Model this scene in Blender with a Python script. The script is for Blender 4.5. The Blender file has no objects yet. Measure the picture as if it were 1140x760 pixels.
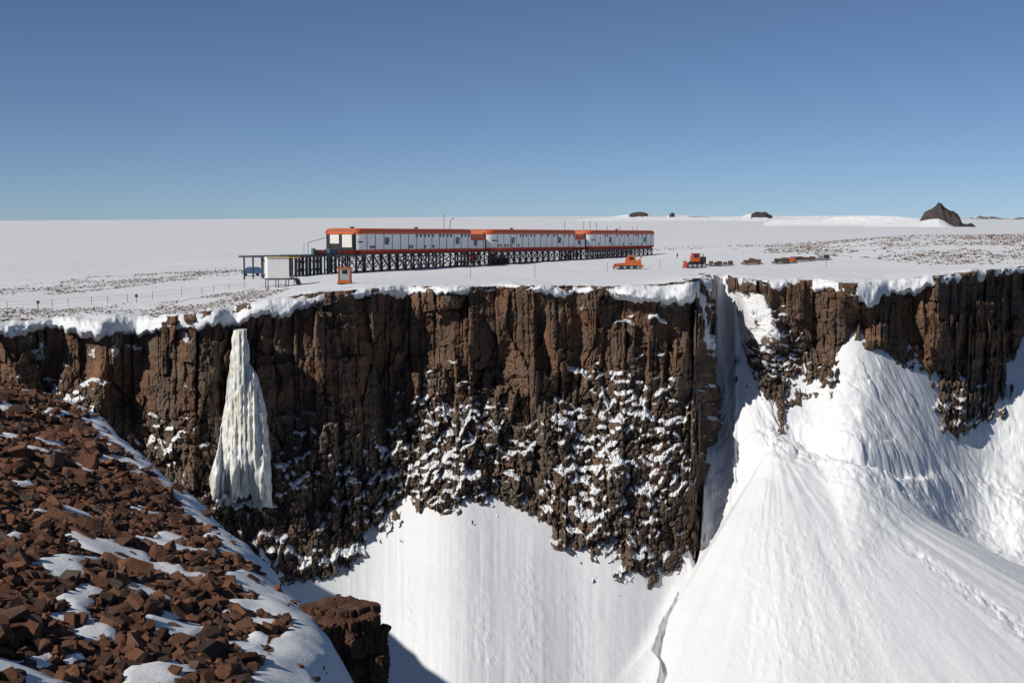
import bpy, bmesh, math, random
import numpy as np
from mathutils import Vector, Matrix, Euler

R_ = math.radians
scene = bpy.context.scene
COL = scene.collection
rng = np.random.default_rng(7)
random.seed(7)

# ------------------------------------------------------------------ camera model (eye at the origin, looking along +Y)
F = 1566.0
EYE_ROW = 262.0
PITCH = math.atan((380.0 - EYE_ROW) / F)
CP, SP = math.cos(PITCH), math.sin(PITCH)

def ray(px, py):
    px = np.asarray(px, float); py = np.asarray(py, float)
    x = px - 570.0
    y = F * CP + (380.0 - py) * SP
    z = -F * SP + (380.0 - py) * CP
    return x, y, z

def th_e(px, py):
    x, y, z = ray(px, py)
    return np.arctan2(x, y), z / np.hypot(x, y)

def project(x, y, z):
    d = y * CP - z * SP
    u = y * SP + z * CP
    return 570.0 + F * x / d, 380.0 - F * u / d

# ------------------------------------------------------------------ noise
def _mix(h):
    h = h.astype(np.uint32)
    h ^= h >> np.uint32(16); h *= np.uint32(0x7feb352d)
    h ^= h >> np.uint32(15); h *= np.uint32(0x846ca68b)
    h ^= h >> np.uint32(16)
    return h

def h2(i, j, seed=0):
    i = np.asarray(i).astype(np.int64); j = np.asarray(j).astype(np.int64)
    v = (i * 73856093 + j * 19349663 + seed * 83492791) & 0xffffffff
    return _mix(v.astype(np.uint32)).astype(np.float64) / 4294967296.0

def vn(x, y, seed=0):
    x = np.asarray(x, float); y = np.asarray(y, float)
    x, y = np.broadcast_arrays(x, y)
    xi = np.floor(x); yi = np.floor(y)
    fx = x - xi; fy = y - yi
    fx = fx * fx * fx * (fx * (fx * 6 - 15) + 10); fy = fy * fy * fy * (fy * (fy * 6 - 15) + 10)
    a = h2(xi, yi, seed); b = h2(xi + 1, yi, seed); c = h2(xi, yi + 1, seed); d = h2(xi + 1, yi + 1, seed)
    return (a + (b - a) * fx + (c - a) * fy + (a - b - c + d) * fx * fy) * 2 - 1

def fbm(x, y, seed=0, o=4, g=0.5):
    r = 0; a = 1.0; n = 0
    for k in range(o):
        r = r + a * vn(x * 2.03 ** k + 17.3 * k, y * 2.03 ** k - 9.1 * k, seed + k)
        n += a; a *= g
    return r / n

def sstep(a, b, x):
    t = np.clip((x - a) / (b - a), 0, 1)
    return t * t * (3 - 2 * t)

def gauss1(a, sig):
    n = int(sig * 3) + 1
    k = np.exp(-0.5 * (np.arange(-n, n + 1) / sig) ** 2); k /= k.sum()
    p = np.pad(a, n, mode='edge')
    return np.convolve(p, k, mode='valid')

# ------------------------------------------------------------------ mesh helpers
def link_mesh(name, me, mat=None, parent=None):
    o = bpy.data.objects.new(name, me)
    COL.objects.link(o)
    if mat is not None:
        me.materials.append(mat)
    if parent is not None:
        o.parent = parent
    return o

def raw_mesh(name, V, loops, starts, smooth=False, attrs=None):
    me = bpy.data.meshes.new(name)
    V = np.ascontiguousarray(V, np.float32)
    me.vertices.add(len(V)); me.vertices.foreach_set('co', V.ravel())
    me.loops.add(len(loops)); me.loops.foreach_set('vertex_index', np.ascontiguousarray(loops, np.int32))
    me.polygons.add(len(starts)); me.polygons.foreach_set('loop_start', np.ascontiguousarray(starts, np.int32))
    me.polygons.foreach_set('use_smooth', np.full(len(starts), bool(smooth)))
    if attrs:
        for k, a in attrs.items():
            at = me.attributes.new(k, 'FLOAT', 'POINT')
            at.data.foreach_set('value', np.ascontiguousarray(a, np.float32).ravel())
    me.update(calc_edges=True)
    me.validate()
    return me

def grid_mesh(name, P, smooth=True, attrs=None, flip=False):
    ni, nj = P.shape[:2]
    idx = np.arange(ni * nj).reshape(ni, nj)
    q = np.stack([idx[:-1, :-1], idx[1:, :-1], idx[1:, 1:], idx[:-1, 1:]], -1).reshape(-1, 4)
    if flip:
        q = q[:, ::-1]
    return raw_mesh(name, P.reshape(-1, 3), q.ravel(), np.arange(len(q)) * 4, smooth, attrs)

def structure(o, kind='structure'):
    o['kind'] = kind
    return o

def tag(o, label, cat, group=None, kind=None):
    o['label'] = label; o['category'] = cat
    if group: o['group'] = group
    if kind: o['kind'] = kind
    return o

def empty(name, loc=(0, 0, 0), rz=0.0):
    o = bpy.data.objects.new(name, None); COL.objects.link(o)
    o.location = loc; o.rotation_euler = (0, 0, rz)
    o.empty_display_size = 0.3
    return o

class MB:
    def __init__(self):
        self.bm = bmesh.new()
    def _xf(self, vs, M):
        for v in vs: v.co = M @ v.co
    def box(self, c, s, rot=(0, 0, 0), bevel=0.0):
        r = bmesh.ops.create_cube(self.bm, size=1.0)
        vs = r['verts']
        for v in vs: v.co = Vector((v.co.x * s[0], v.co.y * s[1], v.co.z * s[2]))
        if bevel > 0:
            es = list({e for v in vs for e in v.link_edges})
            rr = bmesh.ops.bevel(self.bm, geom=es, offset=bevel, segments=2, affect='EDGES', profile=0.5)
            vs = list({v for f in rr['faces'] for v in f.verts} | {v for v in vs if v.is_valid})
        self._xf(vs, Matrix.Translation(c) @ Euler(rot).to_matrix().to_4x4())
        return self
    def bar(self, a, b, w, h=None):
        a = Vector(a); b = Vector(b); d = b - a; L = d.length
        h = h or w
        r = bmesh.ops.create_cube(self.bm, size=1.0)
        q = d.to_track_quat('Z', 'Y').to_matrix().to_4x4()
        M = Matrix.Translation((a + b) / 2) @ q @ Matrix.Diagonal((w, h, L, 1))
        self._xf(r['verts'], M)
        return self
    def cyl(self, a, b, r, n=12, r2=None):
        a = Vector(a); b = Vector(b); d = b - a
        rr = bmesh.ops.create_cone(self.bm, cap_ends=True, segments=n, radius1=r, radius2=r if r2 is None else r2, depth=d.length)
        q = d.to_track_quat('Z', 'Y').to_matrix().to_4x4()
        self._xf(rr['verts'], Matrix.Translation((a + b) / 2) @ q)
        return self
    def sphere(self, c, r, s=(1, 1, 1), n=12):
        rr = bmesh.ops.create_uvsphere(self.bm, u_segments=n, v_segments=max(6, n // 2), radius=r)
        self._xf(rr['verts'], Matrix.Translation(c) @ Matrix.Diagonal((*s, 1)))
        return self
    def prism(self, prof, y0, y1):
        """profile in (x,z), extruded along y"""
        a = [self.bm.verts.new((p[0], y0, p[1])) for p in prof]
        b = [self.bm.verts.new((p[0], y1, p[1])) for p in prof]
        n = len(prof)
        self.bm.faces.new(a[::-1]); self.bm.faces.new(b)
        for i in range(n):
            self.bm.faces.new((a[i], a[(i + 1) % n], b[(i + 1) % n], b[i]))
        return self
    def build(self, name, mat, parent=None, smooth=False, loc=None):
        bmesh.ops.recalc_face_normals(self.bm, faces=self.bm.faces)
        me = bpy.data.meshes.new(name)
        self.bm.to_mesh(me); self.bm.free()
        if smooth:
            me.polygons.foreach_set('use_smooth', [True] * len(me.polygons))
        o = link_mesh(name, me, mat, parent)
        if loc is not None: o.location = loc
        return o

# ------------------------------------------------------------------ materials
class NT:
    def __init__(self, name):
        m = bpy.data.materials.new(name); m.use_nodes = True
        self.m = m; self.t = m.node_tree; self.n = self.t.nodes
        self.p = self.n['Principled BSDF']
        self.out = self.n['Material Output']
    def add(self, typ, **kw):
        nd = self.n.new(typ)
        for k, v in kw.items(): setattr(nd, k, v)
        return nd
    def l(self, a, b): self.t.links.new(a, b)
    def val(self, sock, v):
        if isinstance(v, (int, float, tuple, list)): sock.default_value = v
        else: self.l(v, sock)
    def coord(self, scale=(1, 1, 1), kind='Object'):
        tc = self.add('ShaderNodeTexCoord'); mp = self.add('ShaderNodeMapping')
        self.l(tc.outputs[kind], mp.inputs['Vector']); mp.inputs['Scale'].default_value = scale
        return mp.outputs['Vector']
    def noise(self, vec, scale, detail=6, rough=0.55, dist=0.0):
        nd = self.add('ShaderNodeTexNoise'); nd.inputs['Scale'].default_value = scale
        nd.inputs['Detail'].default_value = detail; nd.inputs['Roughness'].default_value = rough
        nd.inputs['Distortion'].default_value = dist
        if vec is not None: self.l(vec, nd.inputs['Vector'])
        return nd.outputs['Fac']
    def ramp(self, fac, stops, interp='LINEAR'):
        nd = self.add('ShaderNodeValToRGB'); cr = nd.color_ramp; cr.interpolation = interp
        while len(cr.elements) < len(stops): cr.elements.new(0.5)
        for e, (p, c) in zip(cr.elements, stops):
            e.position = p; e.color = (c if len(c) == 4 else (*c, 1))
        self.l(fac, nd.inputs['Fac'])
        return nd.outputs['Color']
    def mix(self, fac, a, b, blend='MIX'):
        nd = self.add('ShaderNodeMix', data_type='RGBA', blend_type=blend)
        self.val(nd.inputs[0], fac)
        for s, v in ((nd.inputs[6], a), (nd.inputs[7], b)):
            if isinstance(v, (tuple, list)): s.default_value = (v if len(v) == 4 else (*v, 1))
            else: self.l(v, s)
        return nd.outputs[2]
    def math(self, op, a, b=0.0, clamp=False):
        nd = self.add('ShaderNodeMath', operation=op, use_clamp=clamp)
        self.val(nd.inputs[0], a); self.val(nd.inputs[1], b)
        return nd.outputs[0]
    def bump(self, h, strength=0.5, dist=0.1, normal=None):
        nd = self.add('ShaderNodeBump'); nd.inputs['Strength'].default_value = strength
        nd.inputs['Distance'].default_value = dist
        self.l(h, nd.inputs['Height'])
        if normal is not None: self.l(normal, nd.inputs['Normal'])
        return nd.outputs['Normal']
    def attr(self, name):
        nd = self.add('ShaderNodeAttribute'); nd.attribute_name = name
        return nd.outputs['Fac']
    def done(self, color=None, rough=0.8, normal=None, metal=0.0, spec=None):
        if color is not None:
            if isinstance(color, (tuple, list)): self.p.inputs['Base Color'].default_value = (*color[:3], 1)
            else: self.l(color, self.p.inputs['Base Color'])
        self.val(self.p.inputs['Roughness'], rough)
        self.p.inputs['Metallic'].default_value = metal
        if spec is not None: self.p.inputs['Specular IOR Level'].default_value = spec
        if normal is not None: self.l(normal, self.p.inputs['Normal'])
        return self.m

SNOW_A = (0.74, 0.755, 0.775); SNOW_B = (0.81, 0.82, 0.83)

def mat_snow(name, big=0.05, bumps=((1.2, 0.5, 0.25),), dirty=0.0):
    k = NT(name); v = k.coord()
    n = k.noise(v, big, 5)
    c = k.ramp(n, [(0.3, SNOW_A), (0.7, SNOW_B)])
    nrm = None
    for (sc, st, di) in bumps:
        nrm = k.bump(k.noise(v, sc, 5, 0.6), st, di, nrm)
    return k.done(c, 0.65, nrm, spec=0.25)

def rock_color(k, v, vs, dark, mid, red, grey):
    a = k.noise(vs, 0.35, 7, 0.6)
    b = k.noise(v, 0.16, 5, 0.6)
    c = k.noise(v, 2.2, 6, 0.7)
    col = k.ramp(a, [(0.30, dark), (0.48, mid), (0.66, red)])
    col = k.mix(k.math('MULTIPLY', k.ramp(b, [(0.45, (0, 0, 0)), (0.62, (1, 1, 1))]), 0.75), col, grey)
    col = k.mix(0.55, col, k.ramp(c, [(0.25, (0.35, 0.35, 0.35)), (0.75, (1.0, 1.0, 1.0))]), 'MULTIPLY')
    return col

def mat_cliff():
    k = NT('cliff_rock')
    v = k.coord(); vs = k.coord((1, 1, 0.18))
    col = rock_color(k, v, vs, (0.075, 0.050, 0.037), (0.165, 0.097, 0.062), (0.265, 0.137, 0.08), (0.14, 0.115, 0.09))
    lw = k.attr('lower')
    col = k.mix(k.math('MULTIPLY', lw, 0.4), col, (0.145, 0.123, 0.098))
    sn = k.attr('snow')
    fine = k.noise(v, 2.2, 6, 0.7)
    f = k.math('ADD', sn, k.math('MULTIPLY', k.math('SUBTRACT', fine, 0.5), 0.9))
    f = k.ramp(f, [(0.42, (0, 0, 0)), (0.60, (1, 1, 1))])
    col = k.mix(f, col, SNOW_B)
    nrm = k.bump(k.noise(v, 1.3, 8, 0.7), 0.7, 0.35)
    return k.done(col, 0.85, nrm, spec=0.2)

def mat_boulder(name, use_attr):
    k = NT(name)
    v = k.coord()
    if use_attr:
        t = k.attr('tint')
    else:
        oi = k.add('ShaderNodeObjectInfo'); t = oi.outputs['Random']
    col = k.ramp(t, [(0.0, (0.075, 0.045, 0.034)), (0.3, (0.135, 0.068, 0.044)), (0.65, (0.20, 0.092, 0.053)), (0.88, (0.27, 0.125, 0.07)), (1.0, (0.13, 0.10, 0.082))])
    c = k.noise(v, 1.7, 8, 0.7)
    col = k.mix(0.7, col, k.ramp(c, [(0.25, (0.42, 0.42, 0.42)), (0.7, (1, 1, 1))]), 'MULTIPLY')
    nrm = k.bump(k.noise(v, 2.2, 8, 0.75), 0.9, 0.2)
    return k.done(col, 0.85, nrm, spec=0.2)

def mat_plain(name, color, rough=0.6, metal=0.0, var=0.25, scale=2.0, spec=None):
    k = NT(name); v = k.coord()
    n = k.noise(v, scale, 6, 0.65)
    c2 = tuple(x * (1 - var) for x in color)
    c = k.ramp(n, [(0.3, c2), (0.65, color)])
    return k.done(c, rough, k.bump(n, 0.1, 0.02), metal, spec)

M_PLAIN = mat_snow('plain_snow', 0.01, ((0.25, 0.35, 0.5), (1.5, 0.4, 0.12)))
M_SLOPE = mat_snow('slope_snow', 0.04, ((0.9, 0.22, 0.2), (3.0, 0.25, 0.06)))
M_CLIFF = mat_cliff()
M_BOULDER = mat_boulder('boulder_rock', False)
M_RUBBLE = mat_boulder('rubble_rock', True)

# ------------------------------------------------------------------ terrain tables
NTH = 1500
TH = np.linspace(float(th_e(-190, 500)[0]), float(th_e(1330, 500)[0]), NTH)
DTH = TH[1] - TH[0]

def table(pts, smooth=2.0):
    """(px, py, value...) -> value as a function of azimuth"""
    a = np.array(pts, float)
    t = th_e(a[:, 0], a[:, 1])[0]
    o = np.argsort(t)
    r = [np.interp(TH, t[o], a[o, k]) for k in range(2, a.shape[1])]
    if smooth: r = [gauss1(q, smooth) for q in r]
    return r if len(r) > 1 else r[0]

# cliff rim: px, py, horizontal range
RIM = [(-190, 364, 262), (-60, 360, 250), (0, 358, 242), (60, 357, 246), (110, 355, 240), (150, 355, 246), (200, 352, 239), (240, 347, 238), (252, 344, 243), (262, 342, 244), (275, 339, 242), (300, 335, 243),
       (330, 331, 245), (350, 327, 247), (400, 323, 252), (440, 321, 258), (455, 320, 261), (500, 321, 256), (560, 319, 262), (600, 319, 259), (640, 319, 264),
       (700, 320, 262), (740, 317, 265), (766, 314, 265), (777, 312, 267), (782, 310, 285), (789, 308, 300), (806, 307, 308), (818, 309, 298), (824, 312, 286),
       (860, 313, 282), (900, 312, 287), (940, 316, 283), (975, 316, 288), (985, 314, 294), (1040, 308, 300), (1090, 302, 316), (1140, 297, 335), (1330, 290, 380)]
RIMR = table([(a, b, c) for a, b, c in RIM], 3.5)
RIME = table([(a, b, float(th_e(a, b)[1])) for a, b, c in RIM], 8)
RIMZ = RIMR * RIME
XX, YY = RIMR * np.sin(TH), RIMR * np.cos(TH)
SARC = np.concatenate([[0], np.cumsum(np.hypot(np.diff(XX), np.diff(YY)))])

# plateau and plain: rows per column, (range, py)
FARROW = {0: 247.6, 300: 245.6, 600: 243.4, 800: 243.2, 1000: 244.5, 1140: 247.0}
PLATEAU = {
    -190: [(300, 348), (340, 334), (500, 305), (700, 291), (1500, 271), (4000, 259), (12000, 251.5), (40000, 249)],
    0: [(275, 346), (320, 334), (400, 315), (500, 302), (700, 288), (1500, 270), (4000, 258), (12000, 250), (40000, 247.6)],
    200: [(262, 343), (300, 330), (400, 310), (500, 298), (700, 286), (1500, 269), (4000, 257), (12000, 249.4), (40000, 246.4)],
    300: [(262, 332), (300, 324), (345, 312), (420, 300), (500, 294), (700, 284), (1500, 268), (4000, 256), (12000, 248.7), (40000, 245.6)],
    400: [(278, 314), (320, 309), (375, 303.3), (500, 293), (700, 283), (1500, 267), (4000, 255.5), (12000, 248), (40000, 244.8)],
    570: [(300, 311), (380, 300.5), (440, 294.5), (500, 290), (700, 281), (1500, 266), (4000, 254.5), (12000, 247), (40000, 243.6)],
    732: [(300, 308), (367, 299.5), (450, 290), (545, 284.2), (700, 276.5), (1500, 264), (4000, 253.5), (12000, 246.5), (40000, 243.3)],
    765: [(300, 307), (377, 298), (450, 287), (520, 281), (700, 275), (1500, 263), (4000, 253), (12000, 246.5), (40000, 243.2)],
    900: [(320, 302), (400, 291), (500, 279), (600, 272), (700, 269), (1500, 260), (4000, 252), (12000, 246.4), (40000, 243.8)],
    1000: [(330, 301), (400, 283), (480, 269), (560, 262.3), (700, 262.4), (1500, 257.5), (4000, 252), (12000, 247), (40000, 244.5)],
    1140: [(375, 288), (430, 275), (500, 265.5), (570, 261.4), (700, 261.6), (1500, 257), (4000, 253), (12000, 249), (40000, 247)],
    1330: [(420, 282), (470, 272), (520, 265), (600, 260), (700, 260), (1500, 257), (4000, 253), (12000, 249), (40000, 247)],
}
RLOG = np.concatenate([np.linspace(math.log(180), math.log(900), 420), np.linspace(math.log(905), math.log(60000), 140)])
def build_plateau():
    cols = sorted(PLATEAU)
    E = []
    T = []
    for px in cols:
        rr = np.array([q[0] for q in PLATEAU[px]], float); ee = th_e(px, np.array([q[1] for q in PLATEAU[px]], float))[1]
        t = float(th_e(px, 300)[0]); T.append(t)
        r0 = np.interp(t, TH, RIMR); e0 = np.interp(t, TH, RIMZ) / r0
        rr = np.concatenate([[r0 * 0.8, r0], rr]); ee = np.concatenate([[e0 * r0 / (r0 * .8), e0], ee])
        E.append(np.interp(RLOG, np.log(rr), ee * rr))
    E = np.array(E)
    Z = np.empty((NTH, len(RLOG)))
    for j in range(len(RLOG)):
        Z[:, j] = gauss1(np.interp(TH, T, E[:, j]), 25)
    for i in range(0, NTH):
        Z[i] = gauss1(Z[i], 6)
    return Z
PZ = build_plateau()

def plateau_z(th, r):
    """bilinear lookup"""
    th = np.asarray(th, float); lr = np.log(np.asarray(r, float))
    fi = np.clip((th - TH[0]) / DTH, 0, NTH - 1.001); fj = np.interp(lr, RLOG, np.arange(len(RLOG)))
    i = np.floor(fi).astype(int); j = np.minimum(np.floor(fj).astype(int), len(RLOG) - 2)
    a = fi - i; b = fj - j
    z = PZ[i, j] * (1 - a) * (1 - b) + PZ[i + 1, j] * a * (1 - b) + PZ[i, j + 1] * (1 - a) * b + PZ[i + 1, j + 1] * a * b
    # within 25 m of the rim the sheet takes the rim's own height
    rr = np.interp(th, TH, RIMR); zr = np.interp(th, TH, RIMZ)
    w = 1 - sstep(2, 28, np.asarray(r) - rr)
    z = z * (1 - w) + zr * w
    x = np.asarray(r) * np.sin(th); y = np.asarray(r) * np.cos(th)
    near = 1 - sstep(500, 900, np.asarray(r))
    lump = (1 - sstep(6, 26, np.asarray(r) - rr)) * (0.55 * np.abs(fbm(x / 4.5, y / 5.5, 33, 4)) + 0.5 * fbm(x / 10, y / 10, 34, 2))
    z = z + lump
    z = z + near * (0.35 * fbm(x / 22, y / 22, 31, 3) + 0.10 * fbm(x / 4.5, y / 7, 32, 3))
    return z

def ground(x, y):
    return float(plateau_z(math.atan2(x, y), math.hypot(x, y)))

def on_ground(px, py, rmax=900):
    """world point where the view ray through a photo position meets the plateau"""
    t, e = th_e(px, py); t = float(t); e = float(e)
    rs = np.linspace(float(np.interp(t, TH, RIMR)) + 1, rmax, 3000)
    z = plateau_z(np.full_like(rs, t), rs)
    k = np.argmax(z / rs >= e)
    r = rs[k] if k > 0 else rs[0]
    return Vector((r * math.sin(t), r * math.cos(t), float(plateau_z(t, r))))

# ------------------------------------------------------------------ cliff
LIPPTS = [(-190, 370, 2.0), (0, 368, 1.6), (20, 368, 2.4), (60, 366, 1.2), (95, 366, 2.2), (130, 366, 3.0), (160, 366, 2.4), (200, 362, 2.0), (235, 358, 3.4), (258, 350, 2.6), (285, 342, 3.0), (330, 330, 2.2),
          (370, 326, 1.6), (420, 322, 0.9), (470, 320, 1.4), (520, 320, 0.8), (600, 320, 1.2), (650, 320, 2.0), (700, 320, 1.6), (740, 317, 2.4), (775, 313, 3.0), (800, 307, 0.6), (815, 308, 0.6), (830, 312, 1.4), (880, 312, 2.0),
          (935, 316, 1.8), (955, 316, 3.2), (972, 316, 5.2), (990, 314, 3.6), (1030, 308, 1.8), (1080, 304, 2.4), (1110, 300, 1.2), (1140, 297, 0.8), (1330, 290, 1.0)]
LIP = table(LIPPTS, 6)
LIP = np.maximum(0.3, LIP * (0.66 + 0.9 * fbm(SARC / 5.0, 0.3, 41, 3)) + 0.9 * np.abs(fbm(SARC / 1.5, 3.3, 42, 3)) + .1)
OVER = np.clip(0.5 + 0.25 * LIP + 1.1 * fbm(SARC / 7.0, 0.7, 43, 3), 0.2, 3.0)

# batter of the lower cliff: px, row where it begins, slope
BAT = [(-190, 440, 0.4), (0, 430, 0.45), (230, 480, 0.3), (300, 470, 0.35), (430, 480, 0.42), (455, 425, 0.6), (560, 420, 0.58), (590, 440, 0.5), (650, 405, 0.62),
       (760, 425, 0.5), (785, 470, 0.25), (800, 470, 0.3), (824, 330, 0.45), (880, 360, 0.3), (935, 410, 0.15), (975, 380, 0.2), (1050, 400, 0.4), (1100, 420, 0.3), (1140, 420, 0.2), (1330, 400, 0.3)]
BATE = table([(a, b, float(th_e(a, b)[1])) for a, b, c in BAT], 10)
BATS = table([(a, b, c) for a, b, c in BAT], 10)
BATT = RIMZ - BATE * (RIMR - 2)          # depth below the rim where the batter begins

def batter(t, i=None):
    b0 = BATT if i is None else i[0]; s = BATS if i is None else i[1]
    up = 0.09
    x = t - b0
    sp = np.where(x > 30, x, 3.0 * np.log1p(np.exp(np.clip(x / 3.0, -30, 30))))
    return up * t + (s - up) * sp

CONTACT = [(-190, 600), (0, 600), (250, 640), (300, 645), (340, 640), (370, 634), (385, 624), (400, 610), (430, 580), (455, 562), (480, 566), (500, 570), (520, 562), (545, 557), (580, 560), (600, 572),
           (620, 596), (645, 617), (680, 624), (705, 640), (740, 641), (758, 630), (768, 614), (777, 585), (785, 500), (789, 400), (793, 320), (797, 306), (814, 306), (820, 330), (824, 375),
           (835, 412), (850, 432), (862, 452), (872, 455), (882, 444), (895, 432), (910, 425), (925, 422), (936, 405), (945, 372), (952, 363), (963, 370), (977, 386), (990, 396), (1005, 410),
           (1014, 408), (1022, 402), (1036, 424), (1050, 452), (1060, 474), (1070, 480), (1080, 472), (1090, 464), (1097, 446), (1110, 440), (1122, 432), (1129, 415), (1135, 380), (1142, 366), (1200, 370), (1330, 380)]
CE = table([(a, b, float(th_e(a, b)[1])) for a, b in CONTACT], 4)
rc = RIMR.copy()
for _ in range(12):
    rc = RIMR - batter(np.maximum(RIMZ - CE * rc, 0))
ZC = CE * rc; RC = rc
def pmask(a, b, c, d):
    t = [float(th_e(q, 500)[0]) for q in (a, b, c, d)]
    return sstep(t[0], t[1], TH) * (1 - sstep(t[2], t[3], TH))
GUL = pmask(755, 775, 812, 822)
LEFT = 1 - pmask(720, 760, 3000, 3001)
ZCS = (gauss1(ZC, 24) * LEFT + gauss1(ZC, 26) * (1 - LEFT)) * (1 - GUL) + ZC * GUL; RCS = (gauss1(RC, 24) * LEFT + gauss1(RC, 26) * (1 - LEFT)) * (1 - GUL) + RC * GUL

S0 = table([(-190, 600, .8), (760, 600, .8), (784, 500, 1.15), (800, 400, 1.28), (815, 400, 1.28), (830, 450, 1.15), (940, 420, 1.0), (1140, 420, .95), (1330, 400, .95)], 8)
SL = table([(-190, 600, 10), (760, 600, 10), (795, 500, 42), (815, 500, 42), (850, 450, 28), (1140, 420, 22), (1330, 400, 22)], 8)
ZCG = gauss1(ZC, 22); RCG = gauss1(RC, 22)
def base_snow(th, r):
    rcx = np.interp(th, TH, RCS); zc = np.interp(th, TH, ZCS); s0 = np.interp(th, TH, S0); sl = np.interp(th, TH, SL)
    g = np.interp(th, TH, GUL) * sstep(3, 22, rcx - r)
    zc = zc * (1 - g) + np.interp(th, TH, ZCG) * g; rcx = rcx * (1 - g) + np.interp(th, TH, RCG) * g
    d = rcx - r
    dd = np.maximum(d, 0)
    z = zc - (0.58 * dd + (s0 - 0.58) * sl * (1 - np.exp(-dd / sl)))
    return z + np.where(d < 0, np.minimum(s0 * -d, 11), 0), d

def rock_shift():
    """how far the rock must stand out (or back) for the snow to meet it along the contact line"""
    dr = np.linspace(-36, 10, 500)
    Rg = RC[:, None] + dr[None, :]
    zz, _ = base_snow(np.broadcast_to(TH[:, None], Rg.shape), Rg)
    f = np.abs(zz - CE[:, None] * Rg) + 0.002 * np.abs(dr)[None, :]
    return np.clip(gauss1(-dr[np.argmin(f, 1)], 3), -8, 22) * (1 - GUL)
SHIFT = rock_shift()
if 0: print('SH', [(p, round(float(np.interp(float(th_e(p, 400)[0]), TH, SHIFT)), 1)) for p in range(830, 1140, 12)])

def bricks(s, z, w, h, seed, jit=0.32, sj=0.3):
    u = s / w
    col = np.floor(u); f = u - col
    b = jit * h2(col, 0 * col, seed)
    col = np.where(f < b, col - 1, col)
    lo = col + jit * h2(col, 0 * col, seed); hi = col + 1 + jit * h2(col + 1, 0 * col, seed)
    ls = (u - lo) / (hi - lo) - 0.5
    hc = h * (0.6 + 0.8 * h2(col, 1 + 0 * col, seed + 1))
    v = z / hc + 7 * h2(col, 2 + 0 * col, seed + 2)
    seg = np.floor(v); g = v - seg
    bb = sj * h2(col, seg, seed + 3)
    seg = np.where(g < bb, seg - 1, seg)
    vlo = seg + sj * h2(col, seg, seed + 3); vhi = seg + 1 + sj * h2(col, seg + 1, seed + 3)
    lz = (v - vlo) / (vhi - vlo) - 0.5
    zlo = z - (v - vlo) * hc
    return h2(col, seg, seed + 4), h2(col, seg, seed + 5) - .5, h2(col, seg, seed + 6) - .5, ls, lz, zlo, hc * (vhi - vlo)

def voro(s, z, w, h, seed, jit=0.85):
    """irregular block pattern: id hash, tilts, offset from the block's middle, middle height, distance to the joint"""
    u = s / w; v = z / h
    ui = np.floor(u); vi = np.floor(v)
    f1 = np.full(u.shape, 9.0); f2 = f1.copy(); bi = ui.copy(); bj = vi.copy(); bx = u.copy(); by = v.copy()
    for di in (-1, 0, 1):
        for dj in (-1, 0, 1):
            ci = ui + di; cj = vi + dj
            cx = ci + .5 + jit * (h2(ci, cj, seed) - .5); cy = cj + .5 + jit * (h2(ci, cj, seed + 1) - .5)
            # blocky metric between round and square
            dx = np.abs(u - cx); dy = np.abs(v - cy)
            d = np.maximum(dx, dy) * 0.6 + 0.4 * (dx + dy)
            near = d < f1
            f2 = np.where(near, f1, np.minimum(f2, d))
            bi = np.where(near, ci, bi); bj = np.where(near, cj, bj); bx = np.where(near, cx, bx); by = np.where(near, cy, by)
            f1 = np.where(near, d, f1)
    return h2(bi, bj, seed + 2), h2(bi, bj, seed + 3) - .5, h2(bi, bj, seed + 4) - .5, u - bx, v - by, by * h, f2 - f1

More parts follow.
